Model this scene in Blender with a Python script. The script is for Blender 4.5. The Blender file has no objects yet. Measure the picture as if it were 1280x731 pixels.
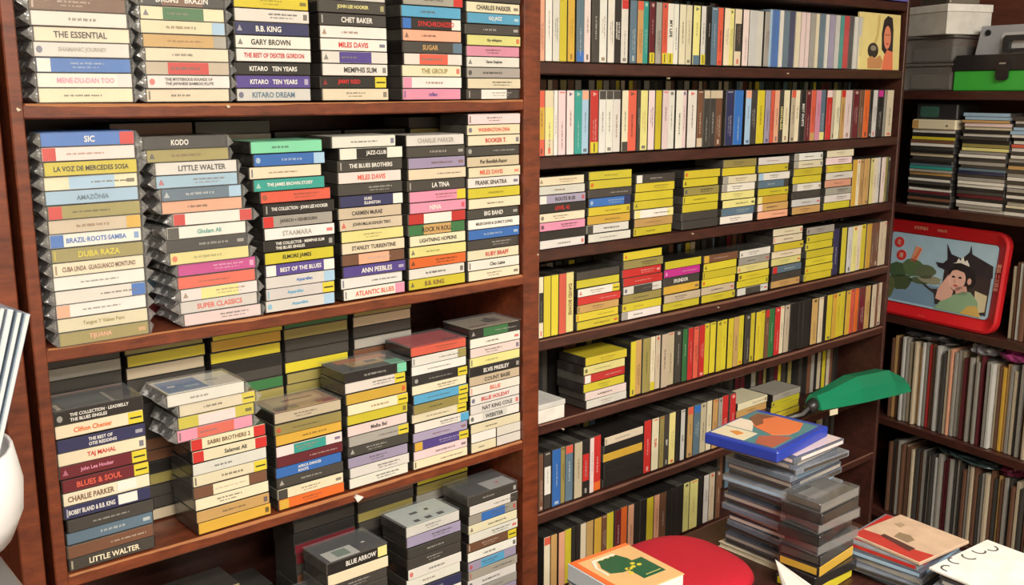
import bpy, bmesh, math, random
from mathutils import Vector, Matrix
random.seed(7)
S = bpy.context.scene
C = S.collection
RAD = math.radians

# ------------------------------------------------------------------ camera
CAMZ, D = 1.50, 1.22            # eye height, distance to the front plane of the big bookcase
FPX, YAW, PITCH = 1250.0, RAD(40.68), RAD(11.48)
cy_, sy_, cp_, sp_ = math.cos(YAW), math.sin(YAW), math.cos(PITCH), math.sin(PITCH)
FW = Vector((sy_*cp_, cy_*cp_, -sp_)); RT = Vector((cy_, -sy_, 0)); UP = RT.cross(FW)
CAM = Vector((0, 0, CAMZ))
cd = bpy.data.cameras.new('camera'); co = bpy.data.objects.new('camera', cd); C.objects.link(co)
cd.sensor_width = 36; cd.sensor_fit = 'HORIZONTAL'; cd.lens = FPX/1280*36; cd.clip_start = .02
M = Matrix((RT, UP, -FW)).transposed().to_4x4(); M.translation = CAM
co.matrix_world = M
S.camera = co
# ------------------------------------------------------------------ world, lights, exposure
w = bpy.data.worlds.new('world'); S.world = w; w.use_nodes = True
w.node_tree.nodes['Background'].inputs[0].default_value = (1.0, .93, .84, 1)
w.node_tree.nodes['Background'].inputs[1].default_value = .05
S.view_settings.view_transform = 'Standard'; S.view_settings.look = 'None'
S.view_settings.gamma = 1; S.view_settings.use_curve_mapping = False
S.view_settings.exposure = -0.08

def area(name, loc, size, power, color=(1, .95, .87), aim=None):
    l = bpy.data.lights.new(name, 'AREA'); l.shape = 'RECTANGLE'; l.size, l.size_y = size; l.energy = power; l.color = color
    o = bpy.data.objects.new(name, l); C.objects.link(o); o.location = loc
    if aim is not None:
        o.rotation_euler = (Vector(aim)-Vector(loc)).to_track_quat('-Z', 'Y').to_euler()
    return o
TUBES = ((.30, -.75), (-.75, -1.30), (1.35, -1.15), (.45, -1.95))
for i_, (x_, y_) in enumerate(TUBES): area('ceiling_tube_%d_offscreen' % (i_+1), (x_, y_, 2.68), (1.2, .22), 60)

# ------------------------------------------------------------------ pixel helpers (directions only)
def ray(x, y): return RT*((x-640)/FPX) - UP*((y-365.5)/FPX) + FW
def onY(x, y, Y=D):
    d = ray(x, y); return CAM + d*(Y/d.y)
def onZ(x, y, z):
    d = ray(x, y); return CAM + d*((z)/d.z)
BA = RAD(9.0)
BO = Vector((2.40, 1.29, 0)); BU = Vector((-math.sin(BA), -math.cos(BA), 0)); BV = Vector((math.cos(BA), -math.sin(BA), 0))
BROT = math.atan2(BU.y, BU.x)
def onB(x, y, dep=0.0):
    """distance along the side bookcase and height, on its front plane (pushed back by dep)"""
    d = ray(x, y); p = BO + BV*dep
    t = (p-CAM).dot(BV)/d.dot(BV); q = CAM + d*t
    return (q-p).dot(BU), q.z
def B(u, z, dep=0.0): 
    p = BO + BU*u + BV*dep; return Vector((p.x, p.y, z))

# ------------------------------------------------------------------ colours
PAL = dict(W=('white', 226, 222, 212), C=('cream', 228, 216, 184), Y=('yellow', 208, 192, 50), P=('pale yellow', 226, 218, 140),
 K=('black', 36, 33, 31), D=('dark grey', 66, 62, 57), G=('grey', 160, 155, 145), L=('lilac', 160, 150, 176), U=('purple', 80, 64, 136),
 N=('navy', 48, 50, 88), B=('blue', 52, 108, 182), S=('pale blue', 160, 192, 216), A=('teal', 50, 150, 138), M=('mint green', 118, 196, 160),
 E=('green', 52, 110, 62), O=('olive', 150, 138, 78), T=('tan', 196, 156, 96), R=('red', 196, 46, 42), X=('maroon', 104, 32, 40),
 F=('peach', 228, 166, 134), I=('pink', 218, 142, 168), J=('pinkish white', 234, 210, 206), H=('magenta', 200, 52, 142), Q=('orange', 222, 104, 40),
 V=('brown', 116, 78, 56), Z=('slate blue', 92, 116, 132), e=('beige', 200, 184, 156), g=('pale grey', 205, 203, 196), c=('light blue', 84, 160, 200),
 s=('salmon', 214, 92, 70), o=('amber', 206, 164, 60))
def lin(c): c /= 255; return c/12.92 if c <= .04045 else ((c+.055)/1.055)**2.4
def col(k):
    if isinstance(k, tuple): return tuple(lin(v) for v in k)+(1,)
    return tuple(lin(v) for v in PAL[k][1:])+(1,)
def cname(k): return PAL[k][0]

# ------------------------------------------------------------------ materials
def mat(name):
    m = bpy.data.materials.new(name); m.use_nodes = True
    return m, m.node_tree, m.node_tree.nodes['Principled BSDF']
def tinted(name, rough, coat=0, var=.10, scale=40, bump=0, attr=False):
    """takes its colour from the object's own colour, with a little wear"""
    m, t, p = mat(name)
    oi = t.nodes.new('ShaderNodeVertexColor' if attr else 'ShaderNodeObjectInfo')
    if attr: oi.layer_name = 'tint'
    n = t.nodes.new('ShaderNodeTexNoise'); tc = t.nodes.new('ShaderNodeTexCoord')
    n.inputs['Scale'].default_value = scale; t.links.new(tc.outputs['Object'], n.inputs['Vector'])
    r = t.nodes.new('ShaderNodeMapRange'); r.inputs[1].default_value = .3; r.inputs[2].default_value = .7
    r.inputs[3].default_value = 1-var; r.inputs[4].default_value = 1.0
    t.links.new(n.outputs[0], r.inputs[0])
    v = t.nodes.new('ShaderNodeVectorMath'); v.operation = 'SCALE'
    t.links.new(oi.outputs['Color'], v.inputs[0]); t.links.new(r.outputs[0], v.inputs['Scale'])
    t.links.new(v.outputs[0], p.inputs['Base Color'])
    p.inputs['Roughness'].default_value = rough; p.inputs['Coat Weight'].default_value = coat; p.inputs['Coat Roughness'].default_value = .12
    if bump:
        b = t.nodes.new('ShaderNodeBump'); b.inputs['Strength'].default_value = bump; b.inputs['Distance'].default_value = .002
        t.links.new(n.outputs[0], b.inputs['Height']); t.links.new(b.outputs[0], p.inputs['Normal'])
    return m
m_card = tinted('printed_card', .45, .5, .08, 30)
m_paint = tinted('plain_print', .55, .25, .05, 20)
m_case = tinted('case_plastic', .22, .6, .25, 60)
m_joined = {m_card: tinted('printed_card_row', .45, .5, .08, 30, attr=True), m_paint: tinted('plain_print_row', .55, .25, .05, 20, attr=True), m_case: tinted('case_plastic_row', .22, .6, .25, 60, attr=True)}
m_paper = tinted('worn_paper', .75, 0, .18, 35, .3)
m_cloth = tinted('plush_cloth', .95, 0, .25, 900, .8)
m_plastic = tinted('moulded_plastic', .4, .2, .08, 12)
def wood(name, a, b, rough):
    m, t, p = mat(name)
    tc = t.nodes.new('ShaderNodeTexCoord'); mp = t.nodes.new('ShaderNodeMapping'); mp.inputs['Scale'].default_value = (3, 14, 14)
    n = t.nodes.new('ShaderNodeTexNoise'); n.inputs['Scale'].default_value = 6; n.inputs['Detail'].default_value = 8; n.inputs['Roughness'].default_value = .7
    n2 = t.nodes.new('ShaderNodeTexNoise'); n2.inputs['Scale'].default_value = 28; n2.inputs['Detail'].default_value = 4
    r = t.nodes.new('ShaderNodeValToRGB'); r.color_ramp.elements[0].position = .32; r.color_ramp.elements[0].color = col(a)
    r.color_ramp.elements[1].position = .68; r.color_ramp.elements[1].color = col(b)
    e = r.color_ramp.elements.new(.86); e.color = col((150, 96, 68))
    t.links.new(tc.outputs['Object'], mp.inputs['Vector']); t.links.new(mp.outputs[0], n.inputs['Vector']); t.links.new(tc.outputs['Object'], n2.inputs['Vector'])
    mx = t.nodes.new('ShaderNodeMath'); mx.operation = 'MULTIPLY_ADD'; mx.inputs[1].default_value = .35
    t.links.new(n2.outputs[0], mx.inputs[0]); 
    sub = t.nodes.new('ShaderNodeMath'); sub.operation = 'MULTIPLY_ADD'; sub.inputs[1].default_value = .82; sub.inputs[2].default_value = -.09
    t.links.new(n.outputs[0], sub.inputs[0]); t.links.new(sub.outputs[0], mx.inputs[2])
    t.links.new(mx.outputs[0], r.inputs[0]); t.links.new(r.outputs[0], p.inputs['Base Color'])
    p.inputs['Roughness'].default_value = rough; p.inputs['Coat Weight'].default_value = .3; p.inputs['Coat Roughness'].default_value = .25
    b = t.nodes.new('ShaderNodeBump'); b.inputs['Strength'].default_value = .15; b.inputs['Distance'].default_value = .002
    t.links.new(n.outputs[0], b.inputs['Height']); t.links.new(b.outputs[0], p.inputs['Normal'])
    return m
m_wood = wood('reddish_shelf_wood', (76, 32, 18), (132, 64, 34), .42)
m_dwood = wood('dark_shelf_wood', (48, 24, 18), (80, 42, 32), .45)
m_bback = wood('brown_back_board', (96, 52, 36), (126, 74, 52), .6)
m_floorw = wood('floor_boards', (70, 52, 40), (96, 72, 54), .5)
m_wall, t_, p_ = mat('wall_plaster'); p_.inputs['Base Color'].default_value = col((196, 186, 168)); p_.inputs['Roughness'].default_value = .9
def film(name, gloss, haze, hazecol=(.8, .8, .8), ior=1.18, rough=.1, bump=.6, scale=90, tint=(1, 1, 1), streak=0.0):
    """clear plastic: mostly see-through, a little milky, with a sheen; streak paints in white glints"""
    m, t, p = mat(name); t.nodes.remove(p)
    tr = t.nodes.new('ShaderNodeBsdfTransparent'); tr.inputs[0].default_value = (*tint, 1)
    df = t.nodes.new('ShaderNodeBsdfDiffuse'); df.inputs[0].default_value = (*hazecol, 1)
    g = t.nodes.new('ShaderNodeBsdfGlossy'); g.inputs['Roughness'].default_value = rough
    tc = t.nodes.new('ShaderNodeTexCoord'); n = t.nodes.new('ShaderNodeTexNoise'); n.inputs['Scale'].default_value = scale; n.inputs['Detail'].default_value = 3
    t.links.new(tc.outputs['Object'], n.inputs['Vector'])
    m1 = t.nodes.new('ShaderNodeMixShader'); t.links.new(tr.outputs[0], m1.inputs[1]); t.links.new(df.outputs[0], m1.inputs[2])
    if streak:
        r = t.nodes.new('ShaderNodeMapRange'); r.inputs[1].default_value = .56; r.inputs[2].default_value = .70; r.inputs[3].default_value = haze; r.inputs[4].default_value = streak
        t.links.new(n.outputs[0], r.inputs[0]); t.links.new(r.outputs[0], m1.inputs[0])
    else: m1.inputs[0].default_value = haze
    lw = t.nodes.new('ShaderNodeLayerWeight'); lw.inputs[0].default_value = .5
    f = t.nodes.new('ShaderNodeMath'); f.operation = 'POWER'; f.inputs[1].default_value = 4.0; t.links.new(lw.outputs['Facing'], f.inputs[0])
    fm = t.nodes.new('ShaderNodeMath'); fm.operation = 'MULTIPLY'; fm.inputs[1].default_value = (ior-1)*2; t.links.new(f.outputs[0], fm.inputs[0]); f = fm
    a = t.nodes.new('ShaderNodeMath'); a.operation = 'ADD'; a.inputs[1].default_value = gloss; a.use_clamp = True
    t.links.new(f.outputs[0], a.inputs[0])
    mx = t.nodes.new('ShaderNodeMixShader'); t.links.new(a.outputs[0], mx.inputs[0]); t.links.new(m1.outputs[0], mx.inputs[1]); t.links.new(g.outputs[0], mx.inputs[2])
    b = t.nodes.new('ShaderNodeBump'); b.inputs['Strength'].default_value = bump; b.inputs['Distance'].default_value = .004
    t.links.new(n.outputs[0], b.inputs['Height']); t.links.new(b.outputs[0], g.inputs['Normal'])
    t.links.new(mx.outputs[0], t.nodes['Material Output'].inputs[0])
    return m
m_film = film('cellophane', .04, .05, (.92, .92, .9), scale=14, bump=.9, rough=.16, streak=.12)
m_fin = film('cellophane_folds', .12, .14, (.95, .95, .93), ior=1.3, scale=70, bump=1.0, rough=.12, streak=.9)  # white glints of the folds are painted on as diffuse streaks
m_clear = film('clear_polystyrene', .03, .06, (.75, .78, .78), bump=.05, scale=20, rough=.06)
m_tub = film('cloudy_polypropylene', .05, .36, (.34, .32, .29), rough=.3, bump=.2, scale=30)

# ------------------------------------------------------------------ mesh helpers
def mesh(name, verts, faces, m, smooth=False):
    me = bpy.data.meshes.new(name); me.from_pydata([tuple(v) for v in verts], [], faces)
    if m: me.materials.append(m)
    if smooth:
        for p in me.polygons: p.use_smooth = True
    return me
def bm_mesh(bm, name, m, smooth=False):
    me = bpy.data.meshes.new(name); bm.normal_update(); bm.to_mesh(me); bm.free(); me.materials.append(m)
    if smooth:
        for p in me.polygons: p.use_smooth = True
    return me
def add_box(bm, x0, x1, y0, y1, z0, z1, bev=0, seg=1):
    r = bmesh.ops.create_cube(bm, size=1)
    for v in r['verts']:
        v.co = Vector((x0+(v.co.x+.5)*(x1-x0), y0+(v.co.y+.5)*(y1-y0), z0+(v.co.z+.5)*(z1-z0)))
    if bev:
        ed = list({e for v in r['verts'] for e in v.link_edges})
        bmesh.ops.bevel(bm, geom=ed, offset=bev, segments=seg, profile=.5, affect='EDGES')
def box_me(name, x0, x1, y0, y1, z0, z1, m, bev=0, seg=1):
    bm = bmesh.new(); add_box(bm, x0, x1, y0, y1, z0, z1, bev, seg); return bm_mesh(bm, name, m)
def ob(name, me, parent=None, loc=(0, 0, 0), rot=(0, 0, 0), color=None, scale=None):
    o = bpy.data.objects.new(name, me); C.objects.link(o); o.location = loc; o.rotation_euler = rot
    if parent: o.parent = parent
    if color is not None: o.color = col(color)
    if scale: o.scale = scale
    return o
def tag(o, label, cat, group=None, kind=None):
    if label: o['label'] = label
    if cat: o['category'] = cat
    if group: o['group'] = group
    if kind: o['kind'] = kind
    return o
def thing(name, label, cat, loc=(0, 0, 0), rot=(0, 0, 0), group=None):
    return tag(ob(name, None, None, loc, rot), label, cat, group)
def tube_me(name, pts, r, m, n=10):
    bm = bmesh.new(); rings = []
    pts = [Vector(p) for p in pts]
    for i, p in enumerate(pts):
        d = (pts[min(i+1, len(pts)-1)]-pts[max(i-1, 0)]).normalized()
        a = d.orthogonal().normalized() if i == 0 else (a - d*a.dot(d)).normalized()
        b = d.cross(a); rr = r[i] if isinstance(r, (list, tuple)) else r
        rings.append([bm.verts.new(p+(a*math.cos(k*2*math.pi/n)+b*math.sin(k*2*math.pi/n))*rr) for k in range(n)])
    for i in range(len(rings)-1):
        for k in range(n): bm.faces.new((rings[i][k], rings[i][(k+1) % n], rings[i+1][(k+1) % n], rings[i+1][k]))
    bm.faces.new(rings[0][::-1]); bm.faces.new(rings[-1])
    return bm_mesh(bm, name, m, True)
def prism_me(name, pts, d0, d1, m):
    """outline in (x,z), extruded along y from d0 to d1"""
    n = len(pts)
    v = [(x, d0, z) for x, z in pts]+[(x, d1, z) for x, z in pts]
    f = [tuple(range(n)), tuple(range(2*n-1, n-1, -1))]+[((i+1) % n, i, n+i, n+(i+1) % n) for i in range(n)]
    me = mesh(name, v, f, m); bm = bmesh.new(); bm.from_mesh(me); bmesh.ops.recalc_face_normals(bm, faces=bm.faces); bm.to_mesh(me); bm.free()
    return me
def rrect(w, h, r, n=6, x=0, z=0):
    out = []
    for cx, cz, a0 in ((x+w/2-r, z+h/2-r, 0), (x-w/2+r, z+h/2-r, 90), (x-w/2+r, z-h/2+r, 180), (x+w/2-r, z-h/2+r, 270)):
        for k in range(n+1):
            a = RAD(a0+90*k/n); out.append((cx+r*math.cos(a), cz+r*math.sin(a)))
    return out
def ell(cx, cz, rx, rz, n=18): return [(cx+rx*math.cos(k*2*math.pi/n), cz+rz*math.sin(k*2*math.pi/n)) for k in range(n)]

_texts = {}
def text_me(s, w, h, spread=0.024):
    """lettering lying in the x-z plane, facing -y, centred, fitted into w x h"""
    key = (s, round(w, 4), round(h, 4))
    if key in _texts: return _texts[key]
    cu = bpy.data.curves.new('lettering', 'FONT'); cu.body = s.replace('/', '\n'); cu.size = 1; cu.resolution_u = 2
    cu.align_x = 'LEFT'; cu.offset = spread; cu.space_line = 1.08
    t = bpy.data.objects.new('tmp_text', cu); C.objects.link(t)
    dg = bpy.context.evaluated_depsgraph_get()
    me = bpy.data.meshes.new_from_object(t.evaluated_get(dg)); bpy.data.objects.remove(t); bpy.data.curves.remove(cu)
    vs = [v.co.copy() for v in me.vertices]
    if not vs: return None
    x0, x1 = min(v.x for v in vs), max(v.x for v in vs); y0, y1 = min(v.y for v in vs), max(v.y for v in vs)
    sx = w/max(x1-x0, 1e-6); sz = h/max(y1-y0, 1e-6); sx = min(sx, sz*.88); sz = min(sz, sx*2.0)
    for v, c in zip(me.vertices, vs): v.co = ((c.x-(x0+x1)/2)*sx, 0, (c.y-(y0+y1)/2)*sz)
    me.materials.clear(); me.materials.append(m_paint); me.name = 'lettering'
    _texts[key] = me
    return me

# ------------------------------------------------------------------ the setting
Z0 = 0.0
def struct(name, me, **k): o = ob(name, me, **k); o['kind'] = 'structure'; return o
struct('floor', box_me('floor', -2.2, 3.6, -2.4, 1.75, -.05, 0, m_floorw))
struct('ceiling', box_me('ceiling', -2.2, 3.6, -2.4, 1.75, 2.75, 2.8, m_wall))
struct('wall_back', box_me('wall_back', -2.2, 3.6, 1.62, 1.75, 0, 2.75, m_wall))
struct('wall_left', box_me('wall_left', -2.3, -2.2, -2.4, 1.75, 0, 2.75, m_wall))
struct('wall_front', box_me('wall_front', -2.3, 3.3, -2.5, -2.4, 0, 2.75, m_wall))
struct('wall_right', box_me('wall_right', 3.2, 3.3, -2.4, 1.62, 0, 2.75, m_wall))
for (x, y), wh in zip(TUBES, ('closest to the bookcase', 'furthest along the narrow bay side', 'closest to the side bookcase', 'furthest from the bookcases')):
    t = thing('ceiling_light', 'white fluorescent ceiling light fixture, '+wh, 'light', (x, y, 2.75), group='ceiling light fixtures')
    ob('housing', box_me('housing', -.64, .64, -.14, .14, -.06, 0, m_plastic, .01), t, color='W')

# ------------------------------------------------------------------ big bookcase (two bays on one wall)
LX0, LX1 = .327, 1.073          # narrow bay, inside
MX0, MX1 = 1.108, 2.252         # wide bay, inside
DEP = .26
LS = [1.50+v for v in (.272, -.016, -.300, -.588, -.880)]           # shelf tops, narrow bay
MS = [1.50+v for v in (.196, .043, -.110, -.265, -.419, -.570, -.735, -.897, -1.10)]
bk = thing('bookcase', 'tall red-brown wooden bookcase with two bays crammed with cassettes', 'bookcase', (1.1, D, 0))
def bpart(name, x0, x1, y0, y1, z0, z1, m, bev=.0015):
    return ob(name, box_me(name, x0-1.1, x1-1.1, y0-D, y1-D, z0, z1, m, bev), bk)
def shelf_part(x0, x1, z, m, th=.017):
    bm = bmesh.new(); n = 14
    rings = []
    rr = random.Random(int(z*1000))
    for i in range(n+1):
        x = x0+(x1-x0)*i/n-1.1; s = -.0018*math.sin(math.pi*i/n); j = rr.uniform(-.0006, .0006)
        pr = [(j, z-th+.002), (j, z-.002), (j+.002, z), (DEP-.012, z), (DEP-.012, z-th), (j+.002, z-th)]
        rings.append([bm.verts.new((x, a, b+s)) for a, b in pr])
    for i in range(n):
        for k in range(6): bm.faces.new((rings[i][k], rings[i+1][k], rings[i+1][(k+1) % 6], rings[i][(k+1) % 6]))
    bm.faces.new(rings[0]); bm.faces.new(rings[-1][::-1]); bmesh.ops.recalc_face_normals(bm, faces=bm.faces)
    return ob('shelf', bm_mesh(bm, 'shelf', m), bk)
bpart('post', LX0-.015, LX0, D-.002, D+DEP, 0, 2.15, m_wood)
bpart('post', LX1, MX0, D-.002, D+DEP, 0, 2.15, m_wood)
bpart('post', MX1, MX1+.011, D-.002, D+DEP, 0, 2.15, m_dwood)
bpart('back_panel', LX0-.015, MX1+.011, D+DEP-.0115, D+DEP, 0, 2.15, m_dwood)
for z in LS: shelf_part(LX0, LX1, z, m_wood)
for z in MS: shelf_part(MX0, MX1, z, m_dwood, .019)
bpart('top_board', LX0-.015, MX1+.011, D-.004, D+DEP, 2.15, 2.175, m_wood)
# worn, paler front arrises
def worn(x0, x1, z, c, seed):
    r = random.Random(seed); n = 60; v = []; f = []; th = 0
    for i in range(n+1):
        th = max(0, min(.0024, th+r.uniform(-.0008, .0008))); x = x0+(x1-x0)*i/n-1.1; sg = -.0018*math.sin(math.pi*i/n)
        v += [(x, -.0008, z-.0010-.0004-th+sg), (x, -.0008, z-.0010+sg), (x, .0022, z+.0003+sg)]
    for i in range(n):
        a = 3*i; f += [(a, a+3, a+4, a+1), (a+1, a+4, a+5, a+2)]
    ob('worn_edge', mesh('worn_edge', v, f, m_paper), bk, color=c)
for q_, z in enumerate(LS[1:4]): worn(LX0+.002, LX1-.002, z, (176, 116, 72), 20+q_)
for q_, z in enumerate(MS[4:8]): worn(MX0+.002, MX1-.002, z, (122, 84, 68), 30+q_)
# pale chips and screw heads on the shelf edges
for px, py, s in ((284, 133, .004), (22, 137, .004), (447, 622, .011), (671, 318, .003), (835, 98, .003), (984, 92, .003), (865, 292, .003), (897, 384, .003), (703, 536, .003)):
    p = onY(px, py); o = ob('chip', prism_me('chip', [(a*s*q, b*s*q) for (a, b), q in zip(ell(0, 0, .8, .55, 7), (1, .6, 1.1, .8, .5, 1, .7))], -.001, .004, m_paint), bk, (p.x-1.1, -.0022, p.z), color='e' if s < .01 else 'W')
# neighbouring bookcase beyond the left post: only its side board shows
nb = thing('bookcase', 'dark reddish side board of the next bookcase past the narrow bay', 'bookcase', (.2, D, 0))
ob('post', box_me('post', .076, .102, .0, .25, 0, 2.15, m_wood, .0015), nb)
ob('back_panel', box_me('back_panel', -.7, .076, .235, .25, 0, 2.15, m_wood), nb)

# ------------------------------------------------------------------ cassettes
CW, CD_, CT = .109, .070, .0166
me_case = box_me('case', -CW/2, CW/2, 0, CD_, 0, CT, m_case, .0009)
def _spine():
    bm = bmesh.new(); add_box(bm, -.0530, .0530, -.0006, .004, .0005, CT-.0005, .0005); return bm_mesh(bm, 'inlay_card', m_card)
me_spine = _spine()
me_band = {}
def band_me(x0, x1):
    k = (round(x0, 4), round(x1, 4))
    if k not in me_band: me_band[k] = box_me('colour_panel', x0, x1, -.0008, .002, .0009, CT-.0009, m_card)
    return me_band[k]
me_stick = box_me('price_sticker', .034, .0525, -.0012, .001, .0010, CT-.0010, m_paint)
me_stline = box_me('sticker_print', .036, .0505, -.0015, -.0010, .0072, .0092, m_paint)
me_logos = [box_me('logo_mark', .0445, .0500, -.0011, -.0004, .0045, .0120, m_paint), prism_me('logo_mark', ell(-.0475, .0083, .0034, .0040, 12), -.0011, -.0004, m_paint), box_me('logo_mark', -.0508, -.0488, -.0011, -.0004, .003, .0136, m_paint), box_me('logo_mark', .0405, .0495, -.0011, -.0004, .006, .0104, m_paint), prism_me('logo_mark', [(-.0505, .005), (-.0435, .005), (-.047, .0125)], -.0011, -.0004, m_paint)]
me_label = box_me('white_sticker', .012, .036, -.0012, .001, .003, CT-.001, m_paint)
me_cover = box_me('cover_card', -.0512, .0512, .001, .066, CT-.001, CT+.0003, m_card)
def print_me(seed):
    """small rows of unreadable print"""
    r = random.Random(seed); v = []; f = []
    def q(x0, x1, z0, z1):
        n = len(v); v.extend([(x0, 0, z0), (x1, 0, z0), (x1, 0, z1), (x0, 0, z1)]); f.append((n, n+1, n+2, n+3))
    def words(x, e, z, h):
        while x < e:
            for _ in range(r.randint(2, 7)):
                l = r.uniform(.0005, .0013); q(x, x+l, z-h*r.uniform(.3, .5), z+h*r.uniform(.25, .5)); x += l+.0004
                if x > e: break
            x += .0015
    a = r.uniform(-.03, .0); b = a+r.uniform(.022, .045)
    if seed % 3 == 0: words(a, min(b, .046), .0022, .0026); words(a+r.uniform(0, .004), min(b, .046)-.006, -.0022, .0018)
    else: words(a, min(b, .046), 0, r.choice((.0022, .003, .0038)))
    return mesh('small_print', v, f, m_paint)
me_prints = [print_me(i) for i in range(14)]
def wrap_me(seed):
    r = random.Random(seed); h = CT+.0006
    bm = bmesh.new()
    def ring(x, z0, z1, y0, y1): return [bm.verts.new((x, y0, z0)), bm.verts.new((x, y0, z1)), bm.verts.new((x, y1, z1)), bm.verts.new((x, y1, z0))]
    xs = [-.0550, -.03, 0, .03, .0550]; R = []
    e = .0012
    for x in xs: R.append(ring(x, -.0001, h-.0003+r.uniform(-.0002, 0), -.0020+r.uniform(-.0006, .0004), CD_+.0004))
    for i in range(4):
        for k in range(4): bm.faces.new((R[i][k], R[i+1][k], R[i+1][(k+1) % 4], R[i][(k+1) % 4]))
    body = list(bm.faces)
    for s, rg in ((-1, R[0]), (1, R[-1])):
        L = r.uniform(.006, .0115); zc = CT/2+r.uniform(-.003, .003)
        a = bm.verts.new((s*(.0550+L), r.uniform(-.001, .004), zc)); b = bm.verts.new((s*(.0550+L*.6), CD_*.5, zc+r.uniform(-.002, .002))); c = bm.verts.new((s*(.0550+L), CD_-.006, zc))
        m1 = bm.verts.new((s*(.0550+L*.35), -.0015, zc+r.uniform(-.002, .002)))
        bm.faces.new((rg[0], rg[1], m1)); bm.faces.new((rg[1], a, m1)); bm.faces.new((rg[0], m1, a))
        bm.faces.new((rg[1], rg[2], b)); bm.faces.new((rg[1], b, a)); bm.faces.new((rg[2], c, b))
        bm.faces.new((rg[0], b, rg[3])); bm.faces.new((rg[0], a, b)); bm.faces.new((rg[3], b, c)); bm.faces.new((rg[2], rg[3], c))
    bs = set(body)
    for fc in bm.faces: fc.material_index = 0 if fc in bs else 1
    me = bm_mesh(bm, 'cellophane_wrap', m_film); me.materials.append(m_fin); return me
me_wraps = [wrap_me(i) for i in range(8)]
ORD = ['first', 'second', 'third', 'fourth', 'fifth', 'sixth', 'seventh', 'eighth', 'ninth', 'tenth', 'eleventh', 'twelfth', 'thirteenth', 'fourteenth', 'fifteenth', 'sixteenth', 'seventeenth', 'eighteenth', 'nineteenth']
TENS = {20: 'twenty', 30: 'thirty', 40: 'forty', 50: 'fifty', 60: 'sixty'}
def ordw(n):
    if n <= 19: return ORD[n-1]
    t = n//10*10
    if n % 10 == 0: return {20: 'twentieth', 30: 'thirtieth', 40: 'fortieth', 50: 'fiftieth', 60: 'sixtieth'}[n]
    return TENS[t]+'-'+ORD[n % 10-1]
DARK = set('KDUNXVEZRHBA')
def parse(code):
    p = code.split(':'); head = p[0]; k = head[0]; d = dict(k=k, text=None, ink=None, right=None, left=None, mid=None, st=0, wt=0, wrap=0, no=0)
    i = 1
    while i < len(head):
        c = head[i]
        if c in '+-=': d[{'+': 'right', '-': 'left', '=': 'mid'}[c]] = head[i+1]; i += 2
        else:
            d[{'*': 'st', '#': 'wt', '~': 'wrap', '!': 'no'}[c]] = 1; i += 1
    if len(p) > 1: d['text'] = p[1]
    if len(p) > 2: d['ink'] = p[2]
    return d
CASECOL = [(54, 51, 48), (70, 67, 62), (46, 42, 40), (86, 84, 78)]
NT = 0
LATER = None            # when a list, cassettes are only noted down, so that the largest in view can be picked first
def cassette_parts(code, cover, prints, seed):
    r = random.Random(seed); d = parse(code); g = r.uniform(.93, 1.02)
    j = tuple(min(255, v*g*r.uniform(.985, 1.015)) for v in PAL[d['k']][1:])
    out = [('case', me_case, (0, 0, 0), r.choice(CASECOL)), ('inlay_card', me_spine, (0, 0, 0), j)]
    if d['right']: out.append(('colour_panel', band_me(.036, .0526), (0, 0, 0), d['right']))
    if d['left']: out.append(('colour_panel', band_me(-.0526, -.038), (0, 0, 0), d['left']))
    if d['mid']: out.append(('colour_panel', band_me(-.026, .026), (0, 0, 0), d['mid']))
    if d['st']: out += [('price_sticker', me_stick, (0, 0, 0), 'Y'), ('sticker_print', me_stline, (0, 0, 0), 'K')]
    if d['wt']: out.append(('white_sticker', me_label, (0, 0, 0), 'W'))
    if cover: out.append(('cover_card', me_cover, (0, 0, 0), j))
    ink = d['ink'] or ('W' if d['k'] in DARK else r.choice('KKDVD'))
    if not d['no'] and r.random() < .55:
        lg = r.randrange(5)
        if not ((lg in (0, 3) and (d['right'] or d['st'])) or (lg in (1, 2, 4) and d['left'])):
            out.append(('logo_mark', me_logos[lg], (0, 0, 0), tuple(a*.6+b*.4 for a, b in zip(PAL[r.choice((ink, ink, 'R', 'N')) if d['k'] not in DARK else ink][1:], PAL[d['k']][1:]))))
    if d['text']:
        lim = .086 if not (d['left'] or d['right'] or d['st']) else .070
        if d['wt']: lim = .056
        two = '/' in d['text']; big = d['text'].isupper() and len(d['text']) < 15
        me = text_me(d['text'], min(lim, (.0056 if big else .0043)*max(len(q) for q in d['text'].split('/'))), .0104 if two else (.0074 if big else .0062))
        x = -.009 if d['st'] else -.020 if d['wt'] else r.uniform(-.008, .008) if len(d['text']) < 14 else 0
        if me: out.append(('lettering', me, (x, -.00105, CT/2), ink))
    elif prints and not d['no'] and not (d['k'] in 'Yo' and r.random() < .5):
        mixk = .62 if d['k'] not in 'YoP' else .36
        out.append(('small_print', r.choice(me_prints), (0, -.00105, CT/2), tuple((a*mixk+b*(1-mixk)) for a, b in zip(PAL[ink][1:], PAL[d['k']][1:]))))
    if d['wrap']: out.append(('cellophane_wrap', r.choice(me_wraps), (0, 0, 0), 'W'))
    return out
def cassette(code, loc, rot, label, group, thick=CT, cover=False, prints=True, length=1.0):
    global NT
    NT += 1
    spec = (code, loc, rot, label, group, thick, cover, prints, length, NT*31+5)
    if LATER is not None: LATER.append(spec); return None
    return make_cassette(spec)
def make_cassette(spec):
    code, loc, rot, label, group, thick, cover, prints, length, seed = spec
    wr = parse(code)['wrap']
    o = thing('wrapped_cassette' if wr else 'cassette', label.replace(' cassette', ' wrapped cassette', 1) if wr else label, 'wrapped cassette' if wr else 'cassette', loc, rot, group)
    o.scale = (length, 1, thick/CT)
    for name, me, l, c in cassette_parts(code, cover, prints, seed): ob(name, me, o, l, color=c)
    return o
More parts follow.
